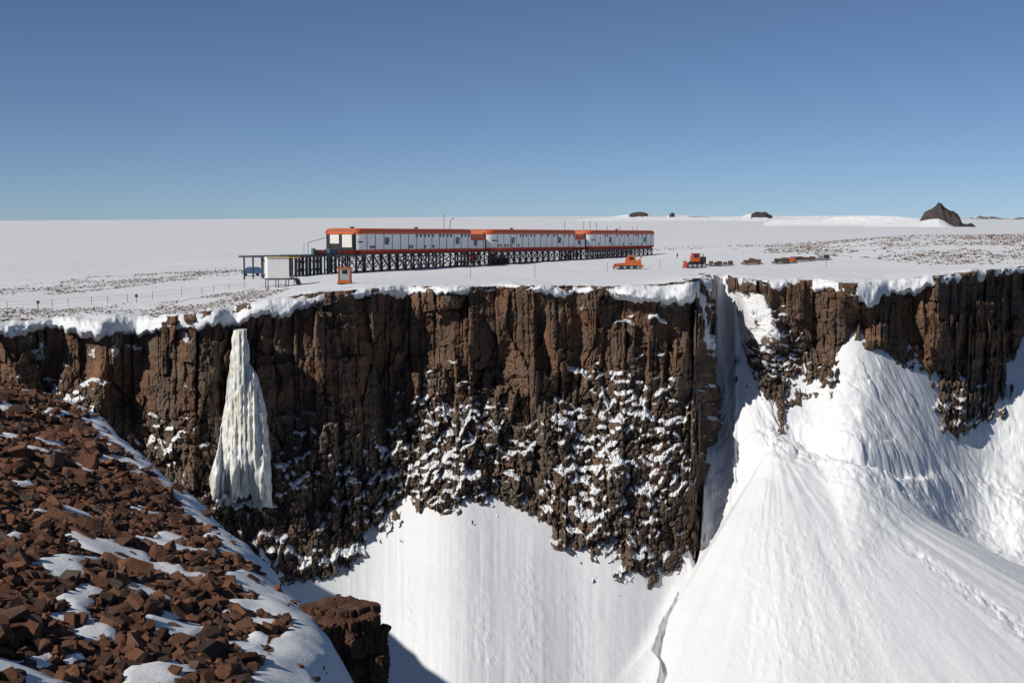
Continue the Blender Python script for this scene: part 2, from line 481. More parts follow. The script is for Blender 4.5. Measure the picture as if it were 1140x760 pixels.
NZ = 400
def build_cliff():
    w = np.linspace(0, 1, NZ)
    qc = np.floor(SARC / 3.6 + .3 * vn(SARC / 7, 0 * SARC, 72)); ztop = RIMZ + 0.1 + gauss1(3.0 * np.maximum(0, h2(qc, 0 * qc, 73) - .88), 1.2) + .2 * np.abs(fbm(SARC / 1.2, 0 * SARC, 74, 2))
    zbot = np.minimum(ZC - 9.0, RIMZ - 20)
    z = ztop[:, None] + (zbot - ztop)[:, None] * w[None, :]
    s = np.broadcast_to(SARC[:, None], z.shape)
    t = RIMZ[:, None] - z
    # warped coordinates so that joints are not ruler-straight
    sw = s + 0.55 * fbm(s / 5, z / 9, 51, 3) + 0.16 * fbm(s / 1.1, z / 1.3, 52, 2) + 0.04 * t * vn(s / 25, 0.5, 53)
    zw = z + 0.5 * fbm(s / 3, z / 5, 54, 3) + 0.3 * fbm(s / 0.9, z / 0.9, 60, 2)
    tcol = np.floor(sw / 4.3 + 0.7 * vn(z / 7, s / 30, 64)); tl = sw / 4.3 - np.floor(sw / 4.3) - .5
    zw = zw + (h2(tcol, 0 * tcol, 65) - .5) * 1.8 * tl + 0.7 * vn(s / 6, z / 6, 66)
    b0 = BATT[:, None]; bs = BATS[:, None]
    low = sstep(-6, 6, t - b0 + 5 * fbm(s / 9, z / 9, 55, 3))
    q1 = bricks(sw, zw, 6.5, 26, 101)
    q2 = bricks(sw, zw, 4.0, 13, 111)
    q2b = bricks(sw + 1.1, zw, 3.4, 5.0, 121)
    q3 = bricks(sw + 0.4, zw, 2.0, 4.4, 131)
    q3b = bricks(sw + 0.9 + .5 * vn(s / 1.5, z / 1.5, 83), zw, 2.1, 1.9, 141)
    q4 = bricks(sw, zw, 0.75, 1.3, 151)
    v1 = voro(sw, zw, 3.2, 4.2, 601); v2 = voro(sw + .4 * vn(s / .8, z / .8, 69), zw, 1.7, 1.75, 611); v3 = voro(sw, zw, .8, .95, 621); v0 = voro(sw, zw, 6.0, 13.0, 631)
    def term(q, a, ts, tz): return a * (q[0] - .5) * 2 + ts * q[1] * q[3] * 2 + tz * q[2] * q[4] * 2
    up = term(q1, 1.2, 1.6, .6) + term(q2, 1.0, 1.1, .5) + term(q3, .35, .4, .25) + term(q4, .12, .12, .1)
    up = up + term(v0, .9, 1.0, .6) + .35 * term(v2, .5, .4, .4)
    lo = term(q1, .8, 1.2, .7) + term(v1, 1.0, 1.4, .6) + term(v2, .55, .8, .4) + term(v3, .3, .35, .35) + term(q3b, .25, .3, .2)
    # stepped batter: each block stands upright and carries a flat top
    tq_low = RIMZ[:, None] - v2[5]
    tq_lo2 = RIMZ[:, None] - v1[5]
    tq_brk = RIMZ[:, None] - (q3b[5] + 0.5 * q3b[6])
    tq_up = RIMZ[:, None] - (q2[5] + 0.5 * q2[6])
    B = batter(np.maximum(0, low * (0.5 * tq_brk + 0.38 * tq_low + 0.12 * tq_lo2) + (1 - low) * (0.45 * tq_up + 0.55 * t)), (b0, bs))
    butt = 3.4 * fbm(s / 26, z / 50, 56, 3) + 2.6 * fbm(s / 10, z / 22, 57, 3)
    off = B + (1 - low) * up + low * lo + butt * sstep(0, 3, t + 1.5)
    off = off + 0.12 * fbm(s / 0.8, z / 0.8, 58, 3)
    # columns end at different heights under the snow
    topdrop = 2.2 * h2(np.floor(sw / 4.0), 0 * s, 171) * sstep(0.5, 3.0, LIP[:, None])
    off = off - 2.5 * sstep(0.0, 1.2, topdrop + 0.2 - t) 
    # pillars that stop short of the rim, and gaping joints between the blocks
    def pillar(w_, seed, lo_t, hi_t, amp, chance):
        c = np.floor(sw / w_ + 0.25 * vn(z / 9, s / 40, seed)); f = sw / w_ + 0.25 * vn(z / 9, s / 40, seed) - c
        T = lo_t + (hi_t - lo_t) * h2(c, 0 * c, seed + 1) + 1.2 * vn(s / 1.2, 0 * s, seed + 4)
        on = h2(c, 1 + 0 * c, seed + 2) < chance
        prof = sstep(0.0, 0.12, f) * sstep(1.0, 0.88, f)
        return on * (t > T) * prof * amp * (0.5 + h2(c, 2 + 0 * c, seed + 3)) 
    wmask = 1 - 0.8 * sstep(-2, 14, t - b0)
    off = off + pillar(6.3, 301, 8, 34, 2.3, .5) * wmask + pillar(4.4, 311, 6, 38, 1.5, .5) * wmask + .6 * pillar(2.6, 321, 10, 45, .9, .3)
    off = off - low * (0.35 * sstep(.16, 0.0, v2[6]) + 0.6 * sstep(.14, 0.0, v1[6]) + .2 * sstep(.2, 0, v3[6]))
    off = off - (1 - low) * (0.25 * sstep(.84, 1.0, np.abs(q2[3]) * 2) + .5 * sstep(.9, 1.0, np.abs(q1[3]) * 2) + .3 * sstep(.12, 0, v0[6]) + .15 * sstep(.15, 0, v2[6]))
    tc = (RIMZ - ZC)[:, None]
    off = off + SHIFT[:, None] * sstep(0.3, 0.95, t / np.maximum(tc, 4))
    off = off - wmask * 3.0 * sstep(0.62, 0.9, 1 - np.abs(vn(s / 17 + 0.15 * vn(z / 15, s / 50, 68), z / 70, 67)) * 2.2) * sstep(2, 8, t)
    resid = off - batter(np.maximum(t, 0), (b0, bs)) - SHIFT[:, None] * sstep(0.3, 0.95, t / np.maximum(tc, 4))
    wgt = np.exp(-((t - tc) / 4.0) ** 2)
    mean = gauss1((resid * wgt).sum(1) / wgt.sum(1), 9)
    off = off - mean[:, None] * sstep(0.35, 0.9, t / np.maximum(tc, 4)) * (1 - GUL[:, None])
    wob = 0.0045 * vn(z / 9, 0 * z, 75) + 0.003 * vn(z / 3.2, 1 + 0 * z, 76) + .0012 * vn(z / 1.1, 2 + 0 * z, 77)
    r = np.interp(np.clip(TH[:, None] + wob * sstep(0, 4, t), TH[0], TH[-1]), TH, RIMR) - off
    # snow plastered over the slabs beside the gully smooths them
    qx, qy = project(r * np.sin(TH)[:, None], r * np.cos(TH)[:, None], z)
    sm = 0.9 * np.clip(1.5 * sstep(805, 818, qx) * (1 - sstep(852, 876, qx + .25 * (352 - qy))) * sstep(320, 331, qy) * (1 - sstep(372, 396, qy)) + .5 * fbm(s / 5, z / 5, 81, 3) * (np.abs(qx - 841) < 60) * (np.abs(qy - 352) < 60), 0, 1)
    smooth_off = batter(np.maximum(t, 0), (b0, bs)) + SHIFT[:, None] * sstep(0.3, 0.95, t / np.maximum(tc, 4)) + .8 + .5 * fbm(s / 3, z / 6, 82, 3)
    r = r * (1 - sm) + (RIMR[:, None] - smooth_off) * sm
    # ledge measure: how far the face runs out per metre of drop
    dz = (z[:, :1] - z[:, 1:2])
    run = np.gradient(off, axis=1) / np.maximum(dz, 1e-3)
    k = np.array([0.15, 0.3, 0.5, 0.8, 1.0, 0.7, 0.3]); k /= k.sum()
    pad = np.pad(run, ((0, 0), (3, 3)), mode='edge')
    rs = sum(pad[:, a:a + NZ] * k[6 - a] for a in range(7))
    rs = (rs + np.roll(rs, 1, 0) + np.roll(rs, -1, 0)) / 3
    # where the photo is snowy
    px, py = project(r * np.sin(TH)[:, None], r * np.cos(TH)[:, None], z)
    def blob(cx, cy, rx, ry): return np.exp(-(((px - cx) / rx) ** 2 + ((py - cy) / ry) ** 2) ** 1.5)
    dens = 0.10 + 0.24 * low
    for (cx, cy, rx, ry, a) in [(500, 490, 60, 85, .5), (695, 520, 75, 95, .48), (690, 425, 70, 45, .4), (170, 450, 70, 60, .4), (60, 430, 80, 50, .3), (360, 560, 70, 80, .3), (430, 470, 25, 90, .3), (845, 355, 30, 45, 1.6), (740, 330, 60, 25, .7),
                                (700, 345, 90, 20, .3), (1040, 320, 60, 12, .3), (1070, 450, 40, 30, .5), (590, 400, 40, 60, -.25), (560, 360, 90, 45, -.2), (790, 400, 14, 90, .5)]:
        dens = dens + a * blob(cx, cy, rx, ry)
    sn = sstep(0.5, 1.5, rs) * np.clip(dens * 1.3, 0, 1.3) * (0.85 + 1.5 * fbm(s / 3.2, z / 3.2, 61, 4))
    sn = np.clip(sn, 0, 1)
    for ax_, n_ in ((0, 3), (1, 3)):
        sn = sum(np.roll(sn, q_ - n_ // 2, ax_) for q_ in range(n_)) / n_
    sn = np.clip(sn * 1.2, 0, 1)
    # snow plastered on the slabs beside the gully
    pl = blob(130, 388, 40, 20) * .8 + blob(40, 392, 22, 26) * .65 + blob(205, 378, 26, 14) * .7 + blob(268, 560, 44, 12) * .9 + blob(300, 355, 20, 6) * .85 + blob(362, 362, 20, 5) * .75 + blob(650, 345, 40, 9) * .6 + blob(720, 340, 30, 12) * .65 + blob(1000, 322, 50, 6) * .6 + 1.25 * sstep(805, 818, px) * (1 - sstep(852, 876, px + .25 * (352 - py))) * sstep(320, 331, py) * (1 - sstep(372, 396, py)) + blob(795, 380, 10, 70) * .8 + blob(760, 332, 18, 16) * .7
    sn = np.clip(sn + np.clip(pl - 0.45 + 0.8 * fbm(s / 2.5, z / 4, 62, 4), 0, 1), 0, 1)
    r = r - 0.25 * sn
    P = np.stack([r * np.sin(TH)[:, None], r * np.cos(TH)[:, None], z], -1)
    # top cap running in under the plateau snow
    rt = RIMR + 2.6
    cap = np.stack([rt * np.sin(TH), rt * np.cos(TH), ztop - 1.6], -1)[:, None, :]
    P = np.concatenate([cap, P], 1)
    sn = np.concatenate([np.ones((NTH, 1)), sn], 1); lw = np.concatenate([np.zeros((NTH, 1)), low], 1)
    me = grid_mesh('cliff', P, smooth=False, attrs={'snow': sn, 'lower': lw}, flip=False)
    structure(link_mesh('cliff', me, M_CLIFF))
    return off
OFF = build_cliff()

def build_side_wall():
    """the flank of the big buttress that faces the gully"""
    nz, nu = 360, 260
    ih = int(np.argmin(np.abs(TH - float(th_e(775, 500)[0]))))
    th0 = float(th_e(780.5, 480)[0])
    z = np.linspace(RIMZ[ih] + .2, RIMZ[ih] - 66, nz)[None, :]
    t = RIMZ[ih] - z
    rf = RIMR[ih] - batter(np.maximum(t, 0), (BATT[ih], BATS[ih])) + 1.0 + .8 * fbm(z / 4, 0 * z, 151, 3)
    u = np.linspace(0, 1, nu)[:, None]
    r = rf + u * (312 - rf)
    s = r + 0 * z; zz = z + 0 * u; tt = RIMZ[ih] - zz
    sw = s + .5 * fbm(s / 5, zz / 9, 152, 3); zw = zz + .8 * fbm(s / 3, zz / 5, 153, 3)
    q1 = bricks(sw, zw, 5.0, 22, 161); q2 = bricks(sw, zw, 2.6, 9, 162); v1 = voro(sw, zw, 2.8, 3.6, 163); v2 = voro(sw, zw, 1.4, 1.6, 164); v3 = voro(sw, zw, .7, .8, 165)
    def term(q, a, ts, tz): return a * (q[0] - .5) * 2 + ts * q[1] * q[3] * 2 + tz * q[2] * q[4] * 2
    low = sstep(12, 26, tt + 4 * fbm(s / 8, zz / 8, 166, 3))
    tq = RIMZ[ih] - (low * v1[5] + (1 - low) * zz)
    lat = .07 * tq + term(q1, .8, 1.0, .5) + term(q2, .6, .6, .3) + low * (term(v1, .8, .9, .6) + term(v2, .45, .5, .35)) + .3 * term(v2, .4, .4, .3) + term(v3, .12, .15, .12)
    lat = lat - .5 * sstep(.14, 0, v1[6]) * low - .3 * sstep(.15, 0, v2[6]) + 1.4 * fbm(s / 9, zz / 14, 167, 3)
    lat = lat - 5.0 * (1 - sstep(-.03, .16, u)) + .8
    dz = z[0, 0] - z[0, 1]
    run = np.gradient(lat, axis=1) / dz
    rs = (run + np.roll(run, 1, 1) + np.roll(run, -1, 1) + np.roll(run, -2, 1)) / 4
    sn = sstep(.4, 1.2, rs) * (.55 + .9 * fbm(s / 2.6, zz / 2.6, 168, 3)) + .9 * sstep(.12, .35, fbm(s / 4, zz / 9, 169, 4) + .15 - .012 * tt)
    sn = np.clip(sn, 0, 1)
    x = r * math.sin(th0) + lat * math.cos(th0); y = r * math.cos(th0) - lat * math.sin(th0)
    P = np.stack([x, y, zz], -1)
    me = grid_mesh('cliff', P, smooth=False, attrs={'snow': sn, 'lower': low})
    structure(link_mesh('cliff', me, M_CLIFF))
build_side_wall()

# ------------------------------------------------------------------ plateau snow with its lip, and the ice plain beyond
def build_plateau_mesh():
    rows_r = []; rows_z = []
    z3 = plateau_z(TH, RIMR + 3)
    # underside, then lip from below
    rows_r.append(RIMR + 2.5); rows_z.append(z3 - LIP - 1.2)
    for a in np.linspace(1, 0, 12)[:-1]:
        ca = a * math.pi / 2
        lump = 0.75 * (0.35 - np.abs(fbm(SARC / 2.4, a * 2.5, 71, 4))) * min(1, a * 2)
        rows_r.append(RIMR + 3 - (3 + OVER) * math.sin(ca) ** 0.9 - lump)
        rows_z.append(z3 - LIP * (1 - math.cos(ca)) + lump * 0.5)
    steps = np.concatenate([np.linspace(0, 60, 80), np.geomspace(61, 420, 170)[1:]])
    for d in steps:
        r = RIMR + 3 + d
        z = plateau_z(TH, r)
        rows_r.append(r); rows_z.append(z)
    end = RIMR + 3 + steps[-1]
    r = np.stack(rows_r, 1); z = np.stack(rows_z, 1)
    P = np.stack([r * np.sin(TH)[:, None], r * np.cos(TH)[:, None], z], -1)
    structure(link_mesh('plateau_snow', grid_mesh('plateau_snow', P, True, flip=True), M_PLAIN))
    rr = []
    for f in np.linspace(0, 1, 150):
        rr.append(np.exp(np.log(end - 2) * (1 - f) + math.log(58000) * f))
    r = np.stack(rr, 1)
    z = plateau_z(np.broadcast_to(TH[:, None], r.shape), r)
    z[:, 0] -= 0.25; z[:, -1] -= 300
    sel = slice(None, None, 4)
    P = np.stack([r * np.sin(TH)[:, None], r * np.cos(TH)[:, None], z], -1)[sel]
    structure(link_mesh('ice_plain', grid_mesh('ice_plain', P, True, flip=True), M_PLAIN))
build_plateau_mesh()

# ------------------------------------------------------------------ snow slopes under the cliff
APX = th_e(862, 489)
AP_R = 266.0
AP = (AP_R * math.sin(APX[0]), AP_R * math.cos(APX[0]), AP_R * float(APX[1]))

def snow_z(th, r):
    x = r * np.sin(th); y = r * np.cos(th)
    z, d = base_snow(th, r)
    sa = np.interp(th, TH, SARC)
    right = sstep(float(th_e(770, 600)[0]), float(th_e(800, 600)[0]), th)
    # runnels and flutes down the fall line
    z = z + (1 - right) * (0.08 * fbm(sa / 1.1, r / 30, 81, 4) + 0.22 * fbm(sa / 17, r / 40, 82, 2)) * sstep(-2, 8, d)
    qx = x * 1.05
    z = z + right * (0.14 * (0.5 - np.abs(fbm((qx - 0.9 * d) / 3.2, d / 22, 83, 4))) + 0.07 * fbm((qx - 0.9 * d) / 1.2, d / 12, 98, 3) + 0.7 * sstep(-.05, .25, fbm(x / 12, d / 9, 105, 3)) * (voro(qx - .7 * d + .8 * fbm(x / 2, d / 2, 106, 2), d + .8 * fbm(x / 2, d / 2, 107, 2), 3.2, 5.5, 641)[0] - .5) + 0.7 * fbm((qx - 0.6 * d) / 13, d / 13, 84, 4)
                     + 0.9 * np.abs(fbm(x / 5.5, y / 4.5, 96, 4)) + 0.5 * np.abs(fbm(x / 1.9, y / 1.7, 102, 3))) * sstep(-2, 6, d)
    gl = np.interp(th, TH, GUL)
    z = z + gl * (1.6 * fbm(x / 3.0, r / 9, 103, 4) + 0.9 * (.4 - np.abs(fbm(x / 1.4, r / 5, 104, 4)))) * sstep(0, 6, d)
    # avalanche cone
    dx = x - AP[0]; dy = y - AP[1]
    dxs = np.where(dx > 0, dx * 0.74, dx * 1.28)
    rho = np.sqrt(dxs ** 2 + dy ** 2 + 1.5)
    ang = np.arctan2(dxs, -dy)
    zc2 = AP[2] - 0.665 * rho + 0.0006 * rho ** 2 - rho * 1.0 * np.sin(np.clip(-ang - 0.80, 0, 1.57)) - rho * 0.25 * np.sin(np.clip(ang - 1.25, 0, 1.57))
    zc2 = zc2 + sstep(1, 12, rho) * ((0.02 + 0.07 * sstep(0.0, 0.5, ang)) * fbm(ang * 30 + 0.4 * fbm(ang * 8, rho / 12, 95, 2), rho / 22, 85, 4) + 0.5 * fbm(ang * 6, rho / 50, 86, 3)) + 0.5 * fbm(x / 5, y / 5, 87, 3) * sstep(25, 4, rho)
    k = 1.0 + 6.0 * sstep(0.2, 1.0, ang) + 3.5 * sstep(-0.3, -0.7, ang) * sstep(10, 25, rho)
    h = np.clip(0.5 + 0.5 * (zc2 - z) / k, 0, 1)
    m = z * (1 - h) + zc2 * h + k * h * (1 - h)
    # broken debris in the trough behind the cone and along the foot of the right-hand slope
    px, py = project(x, y, m)
    tr = np.exp(-((py - (505 + 0.30 * (px - 930))) / 24) ** 2) * sstep(825, 870, px)
    lump = np.abs(fbm(x / 2.6, y / 2.6, 88, 4))
    m = m + tr * (1.5 * lump + 1.0 * fbm(x / 9, y / 9, 89, 3))
    m = m - 2.6 * np.exp(-((py - (497 + 0.26 * (px - 930))) / 9) ** 2) * sstep(872, 905, px) * (1 - sstep(1000, 1060, px))
    ap = np.exp(-((px - 852) / 26) ** 2 - ((py - 492) / 16) ** 2)
    m = m + ap * (1.4 * np.abs(fbm(x / 2.2, y / 2.2, 97, 4)) + .4)
    track = np.exp(-((ang - 0.66 - 0.05 * fbm(rho / 9, 0 * rho, 99, 2)) / 0.055) ** 2) * sstep(14, 30, rho)
    m = m + track * (0.5 * fbm(x / 1.3, y / 1.3, 100, 3) - 0.35)
    line = np.exp(-((px - 843 - 0.12 * (py - 520) - 5 * fbm(py / 30, 0 * py, 94, 2)) / 1.6) ** 2) * sstep(520, 545, py)
    m = m - 0.06 * line
    # fine roughness everywhere
    m = m + 0.035 * fbm(x / 0.9, y / 0.9, 90, 3) + 0.06 * fbm(x / 3.0, y / 3.0, 91, 3)
    # lumpy runs of avalanche balls
    for (c, wd, t0) in ((455, 9, 610), (535, 13, 640), (585, 16, 600), (640, 9, 630), (860, 40, 540), (930, 60, 560)):
        band = np.exp(-((px - c - 0.05 * (py - 640)) / wd) ** 2) * sstep(t0, t0 + 50, py)
        m = m + band * 0.16 * np.maximum(0, fbm(x / 0.7, y / 1.1, 92, 3) + 0.1)
    # crevasse between apron and cone
    cy = np.array([655, 668, 680, 695, 712, 722, 735, 748, 762, 790, 900.]); cx = np.array([756, 752, 745, 738, 735, 732, 742, 739, 735, 737, 742.])
    wv = np.array([.0, 1.2, 1.6, 3.0, 3.2, 4.5, 5.0, 3.4, 2.8, 3, 3])
    pc = np.interp(py, cy, cx) + 1.5 * fbm(py / 9, 0.2, 93, 2); pw = np.interp(py, cy, wv)
    g = np.exp(-((px - pc) / np.maximum(pw, .2)) ** 4) * (pw > 0.1) * (py > 650)
    m = m - 2.6 * g
    return m

def build_snow():
    rr = np.concatenate([np.linspace(50, 215, 50)[:-1], np.linspace(215, 300, 330), np.linspace(300.5, 352, 70)])
    th = TH
    T, Rr = np.meshgrid(th, rr, indexing='ij')
    # rows past the contact stay buried in the rock: bend them down to the contact's own range
    lim = (RC + 7)[:, None]
    Rr = np.minimum(Rr, lim + 0.002 * (Rr - lim))
    Z = snow_z(T, Rr)
    cap = np.interp(T, TH, RIMZ)
    Z = np.minimum(Z, cap - 0.4)
    P = np.stack([Rr * np.sin(T), Rr * np.cos(T), Z], -1)
    structure(link_mesh('snow_slope', grid_mesh('snow_slope', P, True, flip=True), M_SLOPE))
build_snow()

# ------------------------------------------------------------------ foreground scree hill
EDGE = np.array([(9, -40), (5, 0), (1, 22), (-3.6, 36), (-6.3, 46), (-7.7, 54), (-8.4, 59), (-10, 65.6), (-15, 77), (-22, 93), (-30, 111), (-39, 131), (-47, 135), (-58, 146), (-64, 158), (-69, 172), (-75, 188), (-86, 214), (-110, 260)], float)

def edge_dist(x, y):
    """signed plan distance to the hill's edge, negative inside"""
    best = np.full(np.shape(x), 1e9); sign = np.ones(np.shape(x))
    for (x0, y0), (x1, y1) in zip(EDGE[:-1], EDGE[1:]):
        ex, ey = x1 - x0, y1 - y0
        t = np.clip(((x - x0) * ex + (y - y0) * ey) / (ex * ex + ey * ey), 0, 1)
        d = np.hypot(x - x0 - t * ex, y - y0 - t * ey)
        cr = ex * (y - y0) - ey * (x - x0)
        up = d < best
        best = np.where(up, d, best); sign = np.where(up, np.where(cr > 0, -1, 1), sign)
    return best * sign

def hill_z(x, y):
    z = -10.04 - 0.308 * x - 0.142 * y
    z = z + 0.9 * fbm(x / 14, y / 14, 201, 3) + 0.35 * fbm(x / 3.5, y / 3.5, 202, 3)
    z = z - 3.6 * sstep(143, 165, y)
    d = edge_dist(x, y) + 0.9 * fbm(x / 4, y / 4, 203, 3)
    z = z - np.where(d > -2.5, 0.09 * (d + 2.5) ** 2, 0) * (d < 0.0) - np.where(d >= 0, 0.56 + 1.5 * d, 0)
    return z

def hill_snow(x, y):
    """1 where snow lies on the scree"""
    d = edge_dist(x, y)
    n = fbm(x / 3.0, y / 5.5, 211, 4)
    wid = np.interp(y, [20, 45, 55, 65, 80, 100, 131, 145], [2.6, 2.7, 3.2, 2.4, 3.2, 4.0, 3.4, 0.8])
    band = sstep(-wid - 1.6, -wid + 1.6, d + 2.6 * n)
    bare = sstep(0.30, 0.44, fbm(x / 3.6, y / 4.6, 213, 3))
    band = band * (1 - 0.9 * bare * (d < -1.0))
    patch = sstep(0.12, 0.24, fbm(x / 1.5, y / 3.2, 212, 4) - 0.10 + 0.18 * sstep(-14, -3, d))
    return np.clip(np.maximum(band, patch) * (y > 24) , 0, 1)

def mat_hill():
    k = NT('scree_ground'); v = k.coord()
    n = k.noise(v, 1.4, 8, 0.7)
    soil = k.ramp(n, [(0.3, (0.035, 0.02, 0.015)), (0.6, (0.10, 0.048, 0.03)), (0.8, (0.15, 0.068, 0.04))])
    f = k.math('ADD', k.attr('snow'), k.math('MULTIPLY', k.math('SUBTRACT', k.noise(v, 1.1, 6, 0.65), 0.5), 0.8))
    f = k.ramp(f, [(0.47, (0, 0, 0)), (0.53, (1, 1, 1))])
    c = k.mix(f, soil, SNOW_B)
    return k.done(c, 0.8, k.bump(k.noise(v, 2.0, 7, 0.7), 0.5, 0.12), spec=0.2)

def build_hill():
    xs = np.concatenate([np.linspace(-150, -85, 60)[:-1], np.linspace(-85, -62, 90)[:-1], np.linspace(-62, 12, 380), np.linspace(12.5, 60, 40)])
    ys = np.concatenate([np.linspace(-40, 30, 50)[:-1], np.linspace(30, 140, 420), np.linspace(140.6, 240, 110)])
    X, Y = np.meshgrid(xs, ys, indexing='ij')
    Z = np.maximum(hill_z(X, Y), -110)
    S = hill_snow(X, Y)
    Z = Z + 0.16 * S
    me = grid_mesh('scree_slope', np.stack([X, Y, Z], -1), True, {'snow': S})
    structure(link_mesh('scree_slope', me, mat_hill()))
build_hill()

# ---- boulders
def rock_mesh(name, seed, dims, cuts=6, bevel=0.03):
    r = random.Random(seed)
    bm = bmesh.new()
    bmesh.ops.create_cube(bm, size=1.0)
    for v in bm.verts:
        v.co = Vector((v.co.x * (1 + r.uniform(-.22, .22)), v.co.y * (1 + r.uniform(-.22, .22)), v.co.z * (1 + r.uniform(-.28, .28))))
    for _ in range(cuts):
        n = Vector((r.uniform(-1, 1), r.uniform(-1, 1), r.uniform(-.8, .8))).normalized()
        sup = max(v.co.dot(n) for v in bm.verts)
        co = n * sup * r.uniform(0.62, 0.92)
        g = bm.verts[:] + bm.edges[:] + bm.faces[:]
        res = bmesh.ops.bisect_plane(bm, geom=g, plane_co=co, plane_no=n, clear_outer=True)
        es = [e for e in res['geom_cut'] if isinstance(e, bmesh.types.BMEdge)]
        if len(es) >= 3:
            try: bmesh.ops.contextual_create(bm, geom=es)
            except Exception: pass
    bmesh.ops.remove_doubles(bm, verts=bm.verts, dist=0.02)
    if bevel:
        bmesh.ops.bevel(bm, geom=bm.edges[:], offset=bevel, segments=1, affect='EDGES', profile=0.6)
    for v in bm.verts:
        v.co = Vector((v.co.x * dims[0], v.co.y * dims[1], v.co.z * dims[2]))
    bmesh.ops.triangulate(bm, faces=[f for f in bm.faces if len(f.verts) > 4])
    bmesh.ops.recalc_face_normals(bm, faces=bm.faces)
    me = bpy.data.meshes.new(name); bm.to_mesh(me); bm.free()
    return me

VAR = []
for k in range(26):
    kind = (0, 1, 0, 2, 0, 1)[k % 6]
    rr = random.Random(900 + k)
    dims = [(1.3, 0.95, 0.36), (1.15, 0.85, 0.62), (1.0, 0.75, 0.95)][kind]
    dims = tuple(q * rr.uniform(.85, 1.15) for q in dims)
    VAR.append((kind, rock_mesh('boulder', 500 + k, dims, 8 + k % 5, 0.014)))

def mesh_arrays(me):
    V = np.empty(len(me.vertices) * 3, np.float32); me.vertices.foreach_get('co', V)
    Lp = np.empty(len(me.loops), np.int32); me.loops.foreach_get('vertex_index', Lp)
    S = np.empty(len(me.polygons), np.int32); me.polygons.foreach_get('loop_start', S)
    return V.reshape(-1, 3), Lp, S
VARA = [mesh_arrays(m) for _, m in VAR]

def scatter_mesh(name, items, mat):
    """items: (variant, loc, euler, scale xyz, tint) -> one mesh"""
    Vs, Ls, Ss, Ts = [], [], [], []
    vo = lo = 0
    for (k, loc, eu, sc, ti) in items:
        V, Lp, S = VARA[k]
        M = np.array(Euler(eu).to_matrix()) * np.array(sc)[None, :]
        Vs.append(V @ M.T.astype(np.float32) + np.array(loc, np.float32)); Ls.append(Lp + vo); Ss.append(S + lo)
        Ts.append(np.full(len(V), ti, np.float32)); vo += len(V); lo += len(Lp)
    me = raw_mesh(name, np.concatenate(Vs), np.concatenate(Ls), np.concatenate(Ss), False, {'tint': np.concatenate(Ts)})
    return link_mesh(name, me, mat)

def build_boulders():
    items = []
    r = random.Random(31)
    cand = []
    N = 95000
    for _ in range(N):
        y = 31 + 111 * r.random() ** 0.75
        x = r.uniform(-0.5 * y - 8, 4)
        cand.append((x, y))
    c = np.array(cand)
    d = edge_dist(c[:, 0], c[:, 1]); sn = hill_snow(c[:, 0], c[:, 1])
    big = fbm(c[:, 0] / 7, c[:, 1] / 9, 221, 3)
    z = hill_z(c[:, 0], c[:, 1])
    for i in range(N):
        if d[i] > 0.3: continue
        q = r.random()
        if sn[i] > 0.4 and q > (0.07 if d[i] > -5 else 0.16): continue
        s = 0.10 + 0.15 * r.random() + 0.45 * r.random() ** 3.0
        if r.random() < 0.016 * (1 + 1.8 * big[i]): s = r.uniform(0.6, 1.2)
        if sn[i] > 0.4: s *= 0.75
        k = r.randrange(len(VAR))
        sc = (s * r.uniform(.8, 1.3), s * r.uniform(.8, 1.25), s * r.uniform(.75, 1.15))
        lean = 0.5
        eu = (r.gauss(0, .33) - 0.1, r.gauss(0, .33) + 0.25, r.uniform(0, 6.283))
        items.append((k, (c[i, 0], c[i, 1], z[i] + s * (0.12 if VAR[k][0] == 0 else 0.20)), eu, sc, min(1, max(0, r.gauss(.5, .29))), s, sn[i], d[i]))
    return items
ROCKS = build_boulders()
def rock_key(it):
    x, y, z = it[1]
    px, py = project(x, y, z)
    if not (-10 < px < 1150 and -10 < py < 765): return -1
    return it[6] / y
order = sorted(range(len(ROCKS)), key=lambda i: -rock_key(ROCKS[i]))
BIG = order[:290]; bigset = set(BIG)

def build_big():
    proto = {}
    for rank, i in enumerate(BIG):
        k, loc, eu, sc, ti, s, sn, d = ROCKS[i]
        me = VAR[k][1]
        if not me.materials: me.materials.append(M_BOULDER)
        o = bpy.data.objects.new('boulder', me); COL.objects.link(o)
        o.location = loc; o.rotation_euler = eu; o.scale = sc
        px, py = project(*loc)
        shape = ['flat', 'blocky', 'tall'][VAR[k][0]]
        size = 'very large' if s > .95 else 'large' if s > .75 else 'mid-sized' if s > .5 else 'small'
        if sn > .4: where = 'lying on the snow strip along the drop'
        elif d > -5: where = 'in the rubble beside the snow strip along the drop'
        elif py > 690: where = 'at the foot of the near scree slope'
        elif py > 610: where = 'low on the near scree slope'
        elif py > 540: where = 'halfway up the near scree slope'
        elif py > 480: where = 'high on the near scree slope'
        else: where = 'near the top of the scree slope'
        tag(o, f'{size} {shape} rust-brown boulder {where}', 'boulder', 'boulders on the near scree slope')
build_big()
tag(scatter_mesh('rubble', [ROCKS[i][:5] for i in range(len(ROCKS)) if i not in bigset], M_RUBBLE), 'rust-brown rubble covering the near slope between the boulders', 'rubble', kind='stuff')

